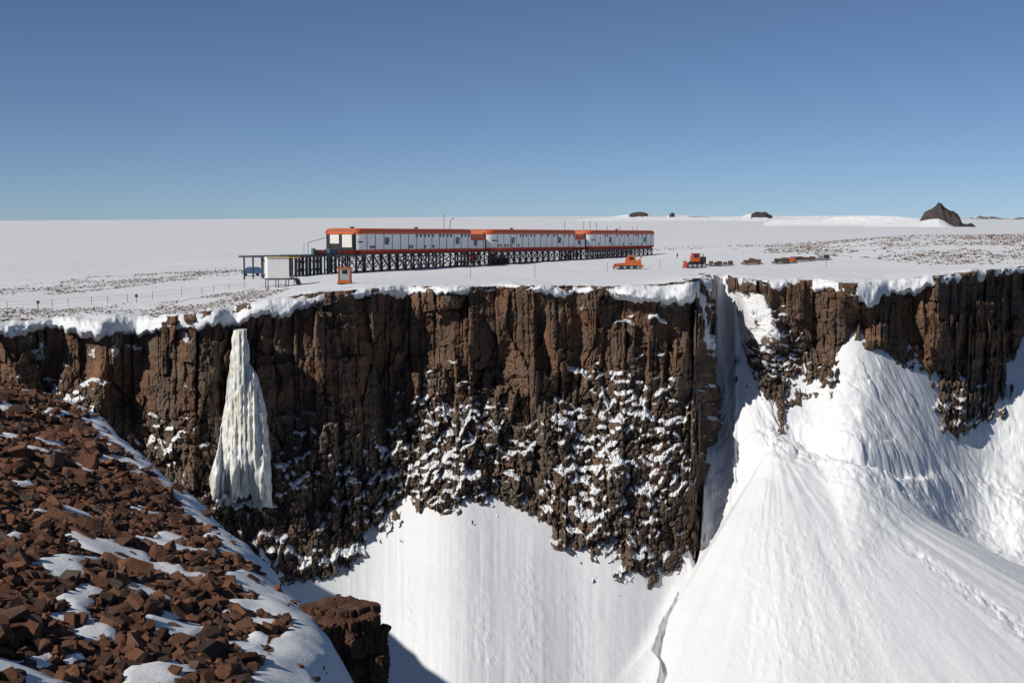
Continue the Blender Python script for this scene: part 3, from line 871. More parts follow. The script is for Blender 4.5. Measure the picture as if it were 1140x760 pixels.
# ---- bedrock outcrop at the edge of the drop
def build_outcrop():
    D0 = 57.0
    def at(px, py, D):
        x, y, z = ray(px, py); k = D / math.hypot(x, y)
        return Vector((x * k, y * k, z * k))
    root = empty('rock_outcrop', at(388, 800, D0)); 
    tag(root, 'stepped dark brown rock outcrop jutting over the drop beside the snow strip', 'rock outcrop')
    cols = [(352, 692, .7, .8, -.9, 5), (376, 672, 1.15, .95, 0.5, 0), (392, 683, 0.95, 1.05, -.1, 1), (407, 698, 0.75, 0.8, .1, 2), (364, 690, 0.62, .8, -.7, 3), (413, 724, 0.62, .75, -.2, 4)]
    for (px, py, rx, ry, dd, sd) in cols:
        na, nz = 170, 190
        a = np.linspace(0, 2 * math.pi, na); hz = 9.0
        t = np.linspace(0, hz, nz)[None, :]; A = a[:, None]
        # squarish plan, wrapped so that the seam meets
        ca, sa_ = np.cos(A + .7), np.sin(A + .7)
        sq = 1.0 / np.maximum(np.abs(ca), np.abs(sa_)) ** 0.8
        S = np.minimum(A, 2 * math.pi - A) * 1.3 + 20 * sd
        zq = -t + 0.25 * fbm(S / .9, t / .9, 800 + sd, 3); S = S + .12 * fbm(S / .5, t / .8, 820 + sd, 3)
        b1 = voro(S, zq, 1.0, 1.9, 830 + sd); b2 = voro(S, zq, .5, .62, 840 + sd); b3 = voro(S, zq, .2, .22, 850 + sd)
        def term(q, am, ts, tz): return am * (q[0] - .5) * 2 + ts * q[1] * q[3] * 2 + tz * q[2] * q[4] * 2
        dd_ = term(b1, .16, .22, .2) + term(b2, .09, .12, .12) + term(b3, .02, .03, .03) - .10 * sstep(.12, 0, b1[6]) - .06 * sstep(.12, 0, b2[6])
        rad = sq * (1 + 0.035 * t) 
        X = (rx * rad + dd_) * np.cos(A); Y = (ry * rad + dd_) * np.sin(A); Z = -t + 0 * A
        P = np.stack([X, Y, Z], -1)
        P[-1] = P[0]
        top = []
        for f in (0.02, 0.3, 0.6, 0.85):
            q = P[:, :1].copy(); q[..., 0] *= f; q[..., 1] *= f; q[..., 2] = .22 * fbm(q[..., 0] / .5, q[..., 1] / .5, 860 + sd, 3) + .10 * q[..., 1]
            top.append(q)
        P = np.concatenate(top + [P], 1)
        o = link_mesh('rock_column', grid_mesh('rock_column', P, False, {'tint': np.full(P.shape[:2], .3)}), M_OUTCROP, root)
        o.location = at(px, py, D0 + dd) - root.location
M_OUTCROP = mat_boulder('outcrop_rock', True)
build_outcrop()

# ---- frozen waterfall
def build_icefall():
    k = NT('waterfall_ice'); v = k.coord((1, 1, 0.12))
    a = k.noise(v, 0.9, 6, 0.6); b = k.noise(k.coord((1, 1, 0.4)), 0.25, 4)
    c = k.ramp(a, [(0.3, (0.42, 0.38, 0.29)), (0.5, (0.74, 0.72, 0.65)), (0.7, (0.84, 0.84, 0.82))])
    c = k.mix(k.ramp(b, [(0.45, (0, 0, 0)), (0.7, (.55, .55, .55))]), c, (0.52, 0.58, 0.60))
    mat = k.done(c, 0.35, k.bump(k.noise(v, 2.5, 6, .6), .5, .2), spec=0.4)
    ys = np.array([368, 392, 404, 415, 450, 500, 545, 562.]); Lx = np.array([259, 257, 256, 254, 250, 242, 229, 222.]); Rx = np.array([275, 278, 277, 286, 296, 301, 303, 304.])
    nv, nu = 170, 90
    py = np.linspace(368, 562, nv)[None, :]; u = np.linspace(-0.12, 1.12, nu)[:, None]
    L = np.interp(py, ys, Lx) + 1.2 * fbm(py / 9, 0 * py, 401, 3); Rr = np.interp(py, ys, Rx) + 1.2 * fbm(py / 9, 0 * py + 5, 402, 3)
    uc = np.clip(u, 0, 1)
    px = L + (Rr - L) * uc + 0 * py
    # ragged foot: the two lobes hang lower than the middle
    vv = (py - 368) / 194.0
    foot = 1.06 - 0.08 * np.abs(fbm(uc * 4.5, 0 * uc + 1.7, 408, 3)) - 0.05 * np.exp(-((uc - 0.55) / 0.28) ** 2) - 0.06 * np.abs(fbm(uc * 9, 0 * uc, 403, 2))
    pyy = 368 + (py - 368) * foot
    th, e = th_e(px, pyy)
    Rb = np.interp(th, TH, RIMR); b0 = np.interp(th, TH, BATT); bs = np.interp(th, TH, BATS); zr = np.interp(th, TH, RIMZ)
    Rm = 236.0
    r = np.full(px.shape, Rm)
    for _ in range(5):
        t = np.maximum(zr - e * r, 0)
        r = np.minimum(Rb, 240) - batter(t, (b0, bs)) - 1.6
    sa = np.interp(th, TH, SARC)
    prof = np.clip(np.sin(math.pi * uc), 0, 1) ** 0.55
    edge = np.where((u < 0) | (u > 1), 5.0, 0)
    flute = 0.75 * np.abs(fbm(sa / 1.5, e * r / 30, 404, 3)) + 0.3 * fbm(sa / 0.5, e * r / 12, 405, 3) + 0.4 * fbm(sa / 4, e * r / 14, 407, 2)
    r = r - prof * (0.7 + 2.2 * vv ** 0.8) * (1 - .45 * vv ** 9) - flute * prof + edge + 4.6 * sstep(.78, 1.02, vv + .06 * fbm(sa / 1.2, 0 * sa, 409, 3))
    r = r + 0.25 * fbm(sa / .5, e * r / 1.2, 406, 2)
    z = e * r
    P = np.stack([r * np.sin(th), r * np.cos(th), z], -1)
    # rows closing the top and the foot back into the rock
    top = P[:, :1].copy(); f = 1 + 6.0 / np.hypot(top[..., 0], top[..., 1]); top[..., 0] *= f; top[..., 1] *= f
    bot = P[:, -1:].copy(); bot[..., 0] *= 1.02; bot[..., 1] *= 1.02
    o = link_mesh('frozen_waterfall', grid_mesh('frozen_waterfall', np.concatenate([top, P, bot], 1), True), mat)
    tag(o, 'tall cream white frozen waterfall widening down the dark cliff face', 'frozen waterfall')
build_icefall()

# ---- stones scattered over the plateau snow
def in_band(px, py, poly):
    x = [p[0] for p in poly]
    a = np.interp(px, x, [p[1] for p in poly]); b = np.interp(px, x, [p[2] for p in poly])
    return (py > a) & (py < b) & (px > x[0]) & (px < x[-1])

def plateau_stones(name, label, poly, n, seed, rmax, s0, s1, dens):
    r_ = np.random.default_rng(seed); rd = random.Random(seed)
    t0 = float(th_e(poly[0][0], 300)[0]); t1 = float(th_e(poly[-1][0], 300)[0])
    M = n * 14
    th = r_.uniform(t0, t1, M)
    rim = np.interp(th, TH, RIMR)
    r = np.sqrt(r_.uniform((rim + 2.0) ** 2, rmax ** 2))
    z = plateau_z(th, r)
    x = r * np.sin(th); y = r * np.cos(th)
    px, py = project(x, y, z)
    ok = in_band(px, py, poly) & (1.5 * fbm(x / 10, y / 18, seed, 4) + dens(px) > r_.uniform(-.3, .5, M))
    idx = np.nonzero(ok)[0][:n]
    items = []
    for i in idx:
        k = rd.randrange(len(VARA)); s = s0 + (s1 - s0) * rd.random() ** 2.2
        items.append((k, (x[i], y[i], z[i] + s * 0.1), (rd.gauss(0, .3), rd.gauss(0, .3), rd.uniform(0, 6.28)),
                      (s * rd.uniform(.8, 1.7), s * rd.uniform(.8, 1.4), s * rd.uniform(.6, 1.0)), rd.random()))
    tag(scatter_mesh(name, items, M_STONE), label, 'stones', kind='stuff')
def mat_stone():
    k = NT('stone_rock'); v = k.coord()
    col = k.ramp(k.attr('tint'), [(0.0, (0.07, 0.05, 0.042)), (0.4, (0.13, 0.085, 0.065)), (0.75, (0.19, 0.115, 0.085)), (1.0, (0.15, 0.13, 0.115))])
    geo = k.add('ShaderNodeNewGeometry'); sx = k.add('ShaderNodeSeparateXYZ'); k.l(geo.outputs['Normal'], sx.inputs[0])
    f = k.math('ADD', sx.outputs['Z'], k.math('MULTIPLY', k.math('SUBTRACT', k.noise(v, 2.5, 4), .5), 1.6))
    f = k.ramp(f, [(0.74, (0, 0, 0)), (0.86, (1, 1, 1))])
    return k.done(k.mix(f, col, SNOW_B), .85, None, spec=.2)
M_STONE = mat_stone()
plateau_stones('stones', 'brown stones strewn through the snow along the left cliff rim', [(-150, 348, 362), (0, 343, 356), (100, 340, 355), (200, 334, 351), (262, 325, 343), (300, 318, 330), (322, 316, 323)], 7500, 601, 330, .07, .38, lambda p: 0.22)
plateau_stones('stones', 'grey brown band of stones beyond the left snow strip', [(-150, 333, 345), (0, 322, 334), (50, 314, 331), (100, 308, 325), (200, 303, 313), (275, 300, 305)], 6500, 602, 560, .08, .42, lambda p: 0.12)
plateau_stones('stones', 'rust-brown stones covering the rise at the right of the plateau', [(850, 272, 282), (900, 268, 284), (960, 263, 287), (1040, 260, 296), (1140, 259, 294), (1250, 258, 300)], 17000, 603, 640, .10, .62, lambda p: -0.10 + 0.3 * np.clip((p - 860) / 280, 0, 1))
plateau_stones('stones', 'thin line of small stones on the snow beyond the bulldozer', [(690, 277, 280), (760, 274, 279), (860, 270, 277), (960, 267, 274)], 420, 604, 700, .2, .7, lambda p: 0.0)

# ---- distant mountains
def mat_mountain():
    k = NT('mountain_rock'); v = k.coord()
    n = k.noise(v, 0.02, 7, 0.65)
    rock = k.ramp(n, [(0.3, (0.05, 0.043, 0.042)), (0.7, (0.10, 0.082, 0.075))])
    f = k.math('ADD', k.attr('snow'), k.math('MULTIPLY', k.math('SUBTRACT', k.noise(v, 0.012, 6, 0.6), 0.5), 0.7))
    f = k.ramp(f, [(0.45, (0, 0, 0)), (0.55, (1, 1, 1))])
    return k.done(k.mix(f, rock, SNOW_B), 0.8, None, spec=0.1)
M_MOUNT = mat_mountain()

def mountain(name, D, pts, depth, snow, rough=0.1, seed=0, base_drop=0.0):
    """a ridge standing at distance D: outline points (px, py) give its crest"""
    p = np.array(pts, float)
    nu, nv = 120, 41
    pu = np.linspace(p[0, 0], p[-1, 0], nu)
    th, e = th_e(pu, np.interp(pu, p[:, 0], p[:, 1]))
    zt = e * D + (0.0012 * D if D > 5000 else 0.0014 * D if D > 3000 else 0)
    zb = plateau_z(th, np.full(nu, D - depth * 0.5)) - 2.0
    v = np.linspace(-1, 1, nv)[None, :]
    env = np.clip(1 - np.abs(v), 0, 1) ** (0.85 if D < 2650 or D == 2700 else 1.5)
    hgt = np.maximum(zt - zb, 1.0)[:, None]
    xl = (th * D)[:, None]
    nz = fbm(xl / (hgt.max() * .8), v * depth / (hgt.max() * .8), 500 + seed, 5)
    R = D + v * depth * (1 + .0 * xl)
    h = hgt * env * (1 + rough * 2.2 * nz * (1 - env ** 3)) 
    zbase = plateau_z(np.broadcast_to(th[:, None], R.shape), R) - 1.5
    Z = np.maximum(zb[:, None] + h, zbase - 6)
    Z[:, 0] -= 30; Z[:, -1] -= 30
    S = snow(pu[:, None] + 0 * v, env + 0 * pu[:, None], nz)
    P = np.stack([R * np.sin(th)[:, None], R * np.cos(th)[:, None], Z], -1)
    o = link_mesh(name, grid_mesh(name, P, False, {'snow': np.clip(S, 0, 1)}, flip=True), M_MOUNT)
    structure(o)
mountain('mountain', 2700, [(1021, 249), (1025, 245), (1029, 240), (1036, 236.5), (1042, 232), (1044, 229.5), (1048, 227), (1052, 231), (1060, 236), (1066, 240.5), (1069, 244), (1071, 249), (1077, 250), (1081, 248), (1087, 252.5), (1095, 255.5), (1103, 260)], 90, lambda u, e, n: 0.25 * (n > .25) + 0 * u, 0.9, 1)
mountain('snow_hill', 2540, [(930, 260), (955, 253), (985, 248.5), (1010, 247.5), (1026, 246), (1036, 244), (1045, 243.5), (1052, 246.5), (1058, 250.5), (1063, 253), (1068, 260)], 55, lambda u, e, n: 1 + 0 * u, 0.03, 2)
mountain('snow_hill', 3600, [(850, 250), (868, 247), (890, 247), (915, 247), (934, 244), (955, 243), (980, 242.7), (1000, 243.5), (1020, 246), (1040, 249)], 110, lambda u, e, n: 1 + 0 * u, 0.06, 3)
mountain('snow_hill', 8600, [(640, 246.5), (670, 244.6), (700, 243.6), (735, 243.8), (770, 243.4), (800, 243.8), (830, 242.8), (880, 242.6), (920, 242.2), (960, 242), (1000, 243), (1030, 245.5)], 420, lambda u, e, n: 1 + 0 * u, 0.12, 9)
mountain('mountain', 7500, [(800, 247), (812, 244.5), (825, 243), (832, 240.5), (838, 239.5), (842, 237.5), (847, 238.2), (852, 237.7), (857, 241), (864, 242), (873, 243.5), (885, 246)], 500, lambda u, e, n: 1.2 - 1.2 * np.exp(-((u - 848) / 14) ** 4) * sstep(.25, .42, e + .35 * n), 0.2, 4)
mountain('mountain', 12000, [(672, 244.5), (690, 242), (700, 240.3), (706, 238.4), (712, 237.8), (717, 238.2), (724, 241), (731, 244.5)], 900, lambda u, e, n: 1.1 - 1.1 * np.exp(-((u - 711) / 12) ** 4) * sstep(.2, .4, e + .6 * n), 0.25, 5)
mountain('mountain', 14000, [(740, 244.5), (745, 241), (748, 238.3), (752, 240.5), (757, 241.5), (775, 242.5), (800, 244.5)], 900, lambda u, e, n: 1 - .9 * np.exp(-((u - 748) / 4) ** 2), 0.2, 6)
mountain('mountain', 9000, [(872, 246), (890, 244.3), (905, 243.2), (918, 243.3), (932, 244), (945, 246.5)], 500, lambda u, e, n: 1.0 - 0.9 * sstep(.3, .5, e + .5 * n) * (np.abs(u - 915) < 20), 0.2, 7)
mountain('mountain', 10500, [(752, 245.5), (766, 243.2), (772, 242.6), (780, 243.2), (790, 243.4), (800, 245.5)], 500, lambda u, e, n: 1.0 - 0.9 * sstep(.25, .45, e + .6 * n), 0.3, 10)
mountain('mountain', 26000, [(1060, 249), (1074, 245.5), (1084, 243.6), (1090, 241.8), (1097, 243.8), (1107, 243), (1116, 245), (1124, 245.6), (1132, 243.8), (1145, 244.5), (1170, 247)], 1500, lambda u, e, n: .35 + 1.0 * n, 0.3, 8)

# ------------------------------------------------------------------ the station
AX = Vector((0.4956, 0.8686, 0)); NORM = Vector((0.8686, -0.4956, 0))
BASE = Vector((-41.0, 375.0, 0)); ZB = -4.94
YAW = math.atan2(AX.y, AX.x)           # local +x along the building, local +y away from the camera side

def mat_wall(color, seam=4.0, off=0.0, seamcol=(0.03, 0.03, 0.035), wd=0.085, rough=0.45):
    k = NT('station_panel'); tc = k.add('ShaderNodeTexCoord'); sx = k.add('ShaderNodeSeparateXYZ')
    k.l(tc.outputs['Object'], sx.inputs[0])
    f = k.math('FRACT', k.math('DIVIDE', k.math('ADD', sx.outputs['X'], 400.0 - off), seam))
    g = k.math('LESS_THAN', f, wd)
    gy = k.math('LESS_THAN', k.math('FRACT', k.math('DIVIDE', k.math('ADD', sx.outputs['Y'], 400.0), 3.4)), wd)
    n = k.noise(tc.outputs['Object'], 0.5, 6, .6)
    base = k.ramp(n, [(0.3, tuple(c * .86 for c in color)), (0.65, color)])
    return k.done(k.mix(g, base, seamcol), rough, None, spec=.4)
M_WHITE = mat_wall((0.86, 0.86, 0.85))
M_ORANGE = mat_wall((0.60, 0.115, 0.032), wd=0.025, seamcol=(0.10, 0.03, 0.02))
M_RED = mat_wall((0.52, 0.06, 0.035), wd=0.025, seamcol=(0.08, 0.02, 0.02))
M_STEEL = mat_plain('dark_steel', (0.035, 0.038, 0.048), 0.5, 0.0)
M_GLASS = mat_plain('window_glass', (0.02, 0.025, 0.03), 0.15)
M_DOOR = mat_plain('door_white', (0.78, 0.76, 0.70), 0.5, var=.12)
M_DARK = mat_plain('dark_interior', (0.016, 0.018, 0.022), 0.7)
M_VORANGE = mat_plain('orange_paint', (0.50, 0.105, 0.02), 0.45)
M_VRED = mat_plain('red_paint', (0.42, 0.05, 0.03), 0.5)
M_BLUE = mat_plain('blue_paint', (0.06, 0.13, 0.24), 0.5)
M_TRACK = mat_plain('track_rubber', (0.016, 0.018, 0.020), 0.75)
M_GREY = mat_plain('grey_panel', (0.30, 0.33, 0.34), 0.5)
M_YELLOW = mat_plain('yellow_paint', (0.65, 0.42, 0.04), 0.5)
M_WBOX = mat_plain('white_box_panel', (0.80, 0.79, 0.76), 0.5, var=.08)
M_GREEN = mat_plain('green_paint', (0.05, 0.16, 0.07), 0.5)
M_WOOD = mat_plain('weathered_wood', (0.16, 0.10, 0.065), 0.8)

def loft(name, mat, parent, contours):
    """closed horizontal outlines (lists of xyz) skinned together and capped"""
    bm = bmesh.new()
    rows = [[bm.verts.new(p) for p in c] for c in contours]
    n = len(rows[0])
    for a, b in zip(rows[:-1], rows[1:]):
        for i in range(n):
            bm.faces.new((a[i], a[(i + 1) % n], b[(i + 1) % n], b[i]))
    bm.faces.new(rows[0][::-1]); bm.faces.new(rows[-1])
    bmesh.ops.recalc_face_normals(bm, faces=bm.faces)
    me = bpy.data.meshes.new(name); bm.to_mesh(me); bm.free()
    return link_mesh(name, me, mat, parent)

def rrect(x0, x1, y0, y1, rad, z, inset=0.0, seg=8):
    x0 += inset; x1 -= inset; y0 += inset; y1 -= inset
    rad = max(0.15, rad - inset * 0.6)
    out = []
    for cx, cy, a0 in ((x1 - rad, y1 - rad, 0), (x0 + rad, y1 - rad, 90), (x0 + rad, y0 + rad, 180), (x1 - rad, y0 + rad, 270)):
        for q in range(seg + 1):
            a = R_(a0 + 90 * q / seg); out.append((cx + rad * math.cos(a), cy + rad * math.sin(a), z))
    return out

WID = 11.5
def local_ground(root, x, y):
    c, s = math.cos(YAW), math.sin(YAW)
    return ground(root.location.x + x * c - y * s, root.location.y + x * s + y * c) - root.location.z

def shell(root, L, W, H, rad, mw=M_WHITE, mo=M_ORANGE, mr=M_RED, hb=1.1, hr=1.55, x0=0.0, y0=0.0):
    loft('underside', mr, root, [rrect(x0, x0 + L, y0, y0 + W, rad, 0.0, 1.0), rrect(x0, x0 + L, y0, y0 + W, rad, .35, .45), rrect(x0, x0 + L, y0, y0 + W, rad, .75, .12), rrect(x0, x0 + L, y0, y0 + W, rad, hb, -.02)])
    loft('wall', mw, root, [rrect(x0, x0 + L, y0, y0 + W, rad, hb + .003, .03), rrect(x0, x0 + L, y0, y0 + W, rad, H - hr - .003, .03)])
    rc_ = []
    for q in range(8):
        a = R_(90 * q / 7)
        rc_.append(rrect(x0, x0 + L, y0, y0 + W, rad, H - hr + hr * math.sin(a), -.05 + 1.5 * (1 - math.cos(a)) ** 1.7))
    loft('roof', mo, root, rc_)

def trestle(root, L, W, step=3.93, xs=None, ztop=0.0):
    xs = xs if xs is not None else np.arange(1.2, L - .4, step)
    legs = {}
    for y in (1.4, W - 1.4):
        prev = None
        for x in xs:
            g = local_ground(root, x, y) - .25
            m = MB(); m.bar((x, y, g), (x, y, ztop), .38); m.box((x, y, g + .3), (.9, .9, .3)); m.build('leg', M_STEEL, root)
            if prev is not None:
                px_, pg = prev
                MB().bar((px_, y, pg + .5), (x, y, ztop - .15), .17).bar((px_, y, ztop - .15), (x, y, g + .5), .17).build('brace', M_STEEL, root)
            prev = (x, g)
            legs[(x, y)] = g
    for x in xs:
        a, b = legs[(x, 1.4)], legs[(x, W - 1.4)]
        MB().bar((x, 1.4, a + .5), (x, W - 1.4, ztop - .2), .15).bar((x, 1.4, ztop - .2), (x, W - 1.4, b + .5), .15).build('cross_brace', M_STEEL, root)
    for y in (1.4, W - 1.4):
        MB().box(((xs[0] + xs[-1]) / 2, y, ztop - .16), (xs[-1] - xs[0] + 1.0, .36, .32)).build('beam', M_STEEL, root)

def window(root, x, z, w=.85, h=.7, y=-.03):
    f = MB().box((x, y + .02, z), (w + .16, .10, h + .16)).build('window', M_GREY, root)
    MB().box((x, y - .025, z), (w, .05, h)).build('pane', M_GLASS, f)

def module(t0, L, label, rad, wins):
    p = BASE + AX * t0; root = empty('station_block', (p.x, p.y, ZB), YAW)
    tag(root, label, 'polar station', 'linked blocks of the polar station')
    shell(root, L, WID, 6.82, rad)
    trestle(root, L, WID)
    for x, z in wins: window(root, x, z)
    return root

HW, LWZ = 4.85, 1.75
big = lambda x: [(x, 3.2)]
n1 = module(0, 59, 'nearest station block, orange roofed, with two garage doors in its end wall', 1.7,
            [(6.0, LWZ), (7.3, LWZ), (24.6, LWZ), (26.0, LWZ), (28.4, HW), (30.4, HW), (32.6, HW), (34.5, HW), (36.6, HW), (40.6, HW), (42.4, HW), (44.6, HW), (46.5, HW), (32.6, LWZ), (37, LWZ), (52.6, HW), (54.6, HW), (56.6, HW)])
n2 = module(69.5, 59.5, 'middle station block, orange roofed, tied by short corridors to both neighbours', 3.2,
            [(4.5, LWZ), (6.2, LWZ), (9, LWZ), (10.6, LWZ), (13, LWZ), (17.5, LWZ), (18.8, HW), (20.5, HW), (22.6, HW), (25.8, HW), (28, HW), (33.2, HW), (37.5, HW), (41.6, HW), (44, HW), (49.5, HW), (53, HW), (56, HW)])
n3 = module(138, 57.5, 'farthest station block, orange roofed, with thin masts above it', 3.0,
            [(7, LWZ), (12, HW), (14, HW), (18, LWZ), (22, HW), (26, HW), (27.5, LWZ), (31, HW), (34, LWZ), (38.5, HW), (40.5, HW), (44, HW), (44, LWZ), (48, HW), (52.5, HW)])
for root, xs in ((n1, (13.6, 50.2)), (n2, (13.8, 45.6)), (n3, (16.5, 46.5))):
    for x in xs:
        f = MB().box((x, -.02, 3.35), (1.9, .12, 1.9)).build('window', M_STEEL, root)
        for dx in (-.42, .42):
            for dz in (-.42, .42):
                MB().box((x + dx, -.09, 3.35 + dz), (.68, .06, .68)).build('pane', M_GLASS if (dx > 0) == (dz > 0) else M_GREY, f)
for root in (n2, n3):
    MB().box((2.2, -.01, 3.3), (3.2, .1, .3)).build('trim_band', M_DARK, root)
# end wall of the nearest block: frame, two half-open doors
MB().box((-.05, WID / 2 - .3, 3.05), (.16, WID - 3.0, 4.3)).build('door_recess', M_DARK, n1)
for (y0, y1, zl, zh) in ((1.75, 5.0, 1.75, 5.15), (6.05, 9.05, 2.75, 5.15)):
    m = MB()
    for q in range(8):
        yy = y0 + (y1 - y0) * (q + .5) / 8
        m.box((-.2, yy, (zl + zh) / 2), (.12, (y1 - y0) / 8 - .03, zh - zl))
    m.build('garage_door', M_DOOR, n1)
for y in (1.6, 5.5, 9.2): MB().box((-.24, y, 3.0), (.2, .34, 4.4)).build('door_post', M_STEEL, n1)
MB().box((1.1, -.04, 3.15), (1.9, .12, .32)).build('trim_band', M_DARK, n1)
# roof vents and masts
for root, vents in ((n1, (3.0, 34.0)), (n2, (20.0,)), (n3, (30.0,))):
    for x in vents: MB().cyl((x, WID * .35, 6.75), (x, WID * .35, 7.15), .45).cyl((x, WID * .35, 7.15), (x, WID * .35, 7.28), .75).build('roof_vent', M_STEEL, root)
for root, masts in ((n1, ((49.0, 4.5),)), (n2, ((57, 3.0),)), (n3, ((3.0, 3.2), (8.0, 3.4), (13, 3.0), (22, 1.6), (33, 1.8), (44, 1.5), (48, 1.8)))):
    for x, hgt in masts:
        MB().cyl((x, 4.0, 6.7), (x, 4.0, 6.7 + hgt), .09, 6).build('antenna', M_STEEL, root)
MB().cyl((48.95, 2.3, 4.0), (49.3, 1.9, 9.4), .09, 6).cyl((49.3, 1.9, 9.4), (51.2, 1.9, 10.2), .09, 6).build('lamp_arm', M_STEEL, n1)

def corridor(t0, L, label):
    p = BASE + AX * t0 - NORM * 1.4; root = empty('link_corridor', (p.x, p.y, ZB), YAW)
    tag(root, label, 'corridor', 'corridors between the station blocks')
    shell(root, L, 7.5, 4.7, 1.2, hb=.9, hr=1.3)
    trestle(root, L, 7.5, xs=np.linspace(1.5, L - 1.5, 3))
    window(root, L * .35, 2.6, 1.6, 1.5)
corridor(59.25, 10.0, 'low orange roofed corridor with a large window behind the tracked carrier')
corridor(129.25, 8.5, 'low orange roofed corridor joining the middle and farthest blocks')

# ---- deck beyond the garage end
def build_deck():
    p = BASE; root = empty('steel_deck', (p.x, p.y, ZB), YAW)
    tag(root, 'dark steel deck on many posts in front of the garage doors', 'deck')
    MB().box((-16.2, 5.2, -.32), (36, 13.2, .42)).build('deck_plate', M_STEEL, root)
    m = MB()
    for x in np.arange(-34, 1.9, 2.0): m.box((x, -1.46, -.05), (.07, .07, .9))
    m.build('railing', M_STEEL, root)
    xs = [-33, -29.6, -26.2, -23, -20, -17.2, -14.2, -11.0, -8.0, -4.8, -1.8, 1.2]
    for y in (-.8, 5.0, 11.0):
        for n, x in enumerate(xs):
            g = local_ground(root, x, y) - .25
            w_ = .55 if 2 < n < 8 else .3
            MB().bar((x, y, g), (x, y, -.52), w_).build('leg', M_STEEL, root)
            if n % 2 == 0 and n + 1 < len(xs) and y < 8:
                g2 = local_ground(root, xs[n + 1], y)
                MB().bar((x, y, -.6), (xs[n + 1], y, g2 + .4), .14).bar((x, y, g + .4), (xs[n + 1], y, -.6), .14).build('brace', M_STEEL, root)
    MB().bar((-7.5, 10.8, -.1), (-7.5, 10.8, 3.0), .12).bar((-7.5, 10.8, 3.0), (.3, 10.6, 4.4), .12).build('lamp_arm', M_STEEL, root)
    MB().bar((-24, -.8, -.1), (-24, -.8, 3.2), .08).build('mast', M_STEEL, root)
build_deck()
def on_deck(x, y): 
    c, s = math.cos(YAW), math.sin(YAW)
    return Vector((BASE.x + x * c - y * s, BASE.y + x * s + y * c, ZB - .11))
def crate(loc, size, mat, label, kind='crate'):
    root = empty(kind, loc, YAW)
    MB().box((0, 0, size[2] / 2 + .12), (size[0], size[1], size[2] - .24), bevel=.06).build('body', mat, root)
    m = MB()
    for sx in (-1, 1):
        m.box((sx * size[0] * .32, 0, .06), (.14, size[1] * .95, .12))
        m.box((sx * size[0] * .32, 0, size[2] / 2 + .1), (.1, size[1] + .06, size[2] - .1))
    m.build('strap', M_STEEL, root)
    tag(root, label, 'crate', 'crates on the steel deck')
crate(on_deck(-15.8, 1.4), (2.2, 1.6, 1.3), M_VRED, 'red crate on the steel deck beside the orange one')
crate(on_deck(-13.2, 1.6), (1.8, 1.6, 1.25), M_VORANGE, 'orange crate on the steel deck between the red and blue ones')
crate(on_deck(-9.4, 1.8), (3.6, 1.8, 1.45), M_BLUE, 'long blue crate on the steel deck nearest the garage doors')
crate(on_deck(-17.6, 1.2), (.8, .8, 1.7), M_GREEN, 'narrow green crate at the outer end of the crates on the deck')

# ---- white cabin on its own stand in front of the deck
def build_cabin():
    c = Vector((-51.0, 305.5, -9.35)); yaw = math.atan2(0.30, 1.0)
    root = empty('white_cabin', c, yaw)
    tag(root, 'white box cabin on a dark steel stand near the cliff rim', 'cabin')
    MB().box((0, 0, 2.35), (4.6, 4.6, 4.5)).build('wall', M_WBOX, root)
    MB().box((0, 0, 4.66), (4.75, 4.75, .12)).build('roof', M_WBOX, root)
    MB().box((1.1, -2.42, 4.6), (7.2, .12, .2)).build('yellow_rail', M_YELLOW, root)
    MB().box((.9, 0, -.06), (6.6, 4.9, .3)).build('floor_frame', M_STEEL, root)
    for x in (-2.2, 0, 2.2, 4.0):
        for y in (-2.2, 2.2):
            w_ = c + Matrix.Rotation(yaw, 3, 'Z') @ Vector((x, y, 0))
            MB().bar((x, y, ground(w_.x, w_.y) - c.z - .2), (x, y, -.2), .16).build('leg', M_STEEL, root)
    MB().bar((2.9, -2.2, .1), (2.9, -2.2, 4.6), .18).bar((3.9, -2.2, .1), (3.9, -2.2, 4.6), .18).bar((2.9, -2.2, 2.3), (3.9, -2.2, 2.3), .1).build('stair_tower', M_STEEL, root)
    MB().bar((4.1, -1.6, -.1), (5.0, -1.6, -2.6), .3, 1.0).build('ladder', M_STEEL, root)
build_cabin()

# ---- vehicles and loads
def rounded_track(L, H, W, y):
    m = MB(); r = H / 2
    prof = [(-L / 2 + r + r * math.cos(R_(a)), r + r * math.sin(R_(a))) for a in range(90, 271, 20)] + [(L / 2 - r + r * math.cos(R_(a)), r + r * math.sin(R_(a))) for a in range(-90, 91, 20)]
    return m.prism(prof, y - W / 2, y + W / 2)

def tracks(root, L, H, W, gap, wheels=4):
    for sgn in (-1, 1):
        y = sgn * gap / 2
        tr = rounded_track(L, H, W, y).build('track', M_TRACK, root)
        for q in range(wheels):
            x = -L / 2 + H / 2 + (L - H) * q / (wheels - 1)
            MB().cyl((x, y + sgn * W / 2, H / 2), (x, y + sgn * (W / 2 + .06), H / 2), H * .33, 14).build('wheel', M_GREY, tr)

def place_vehicle(name, px, py, yaw, label, cat, rmax=900):
    p = on_ground(px, py, rmax); root = empty(name, p, yaw)
    tag(root, label, cat)
    return root

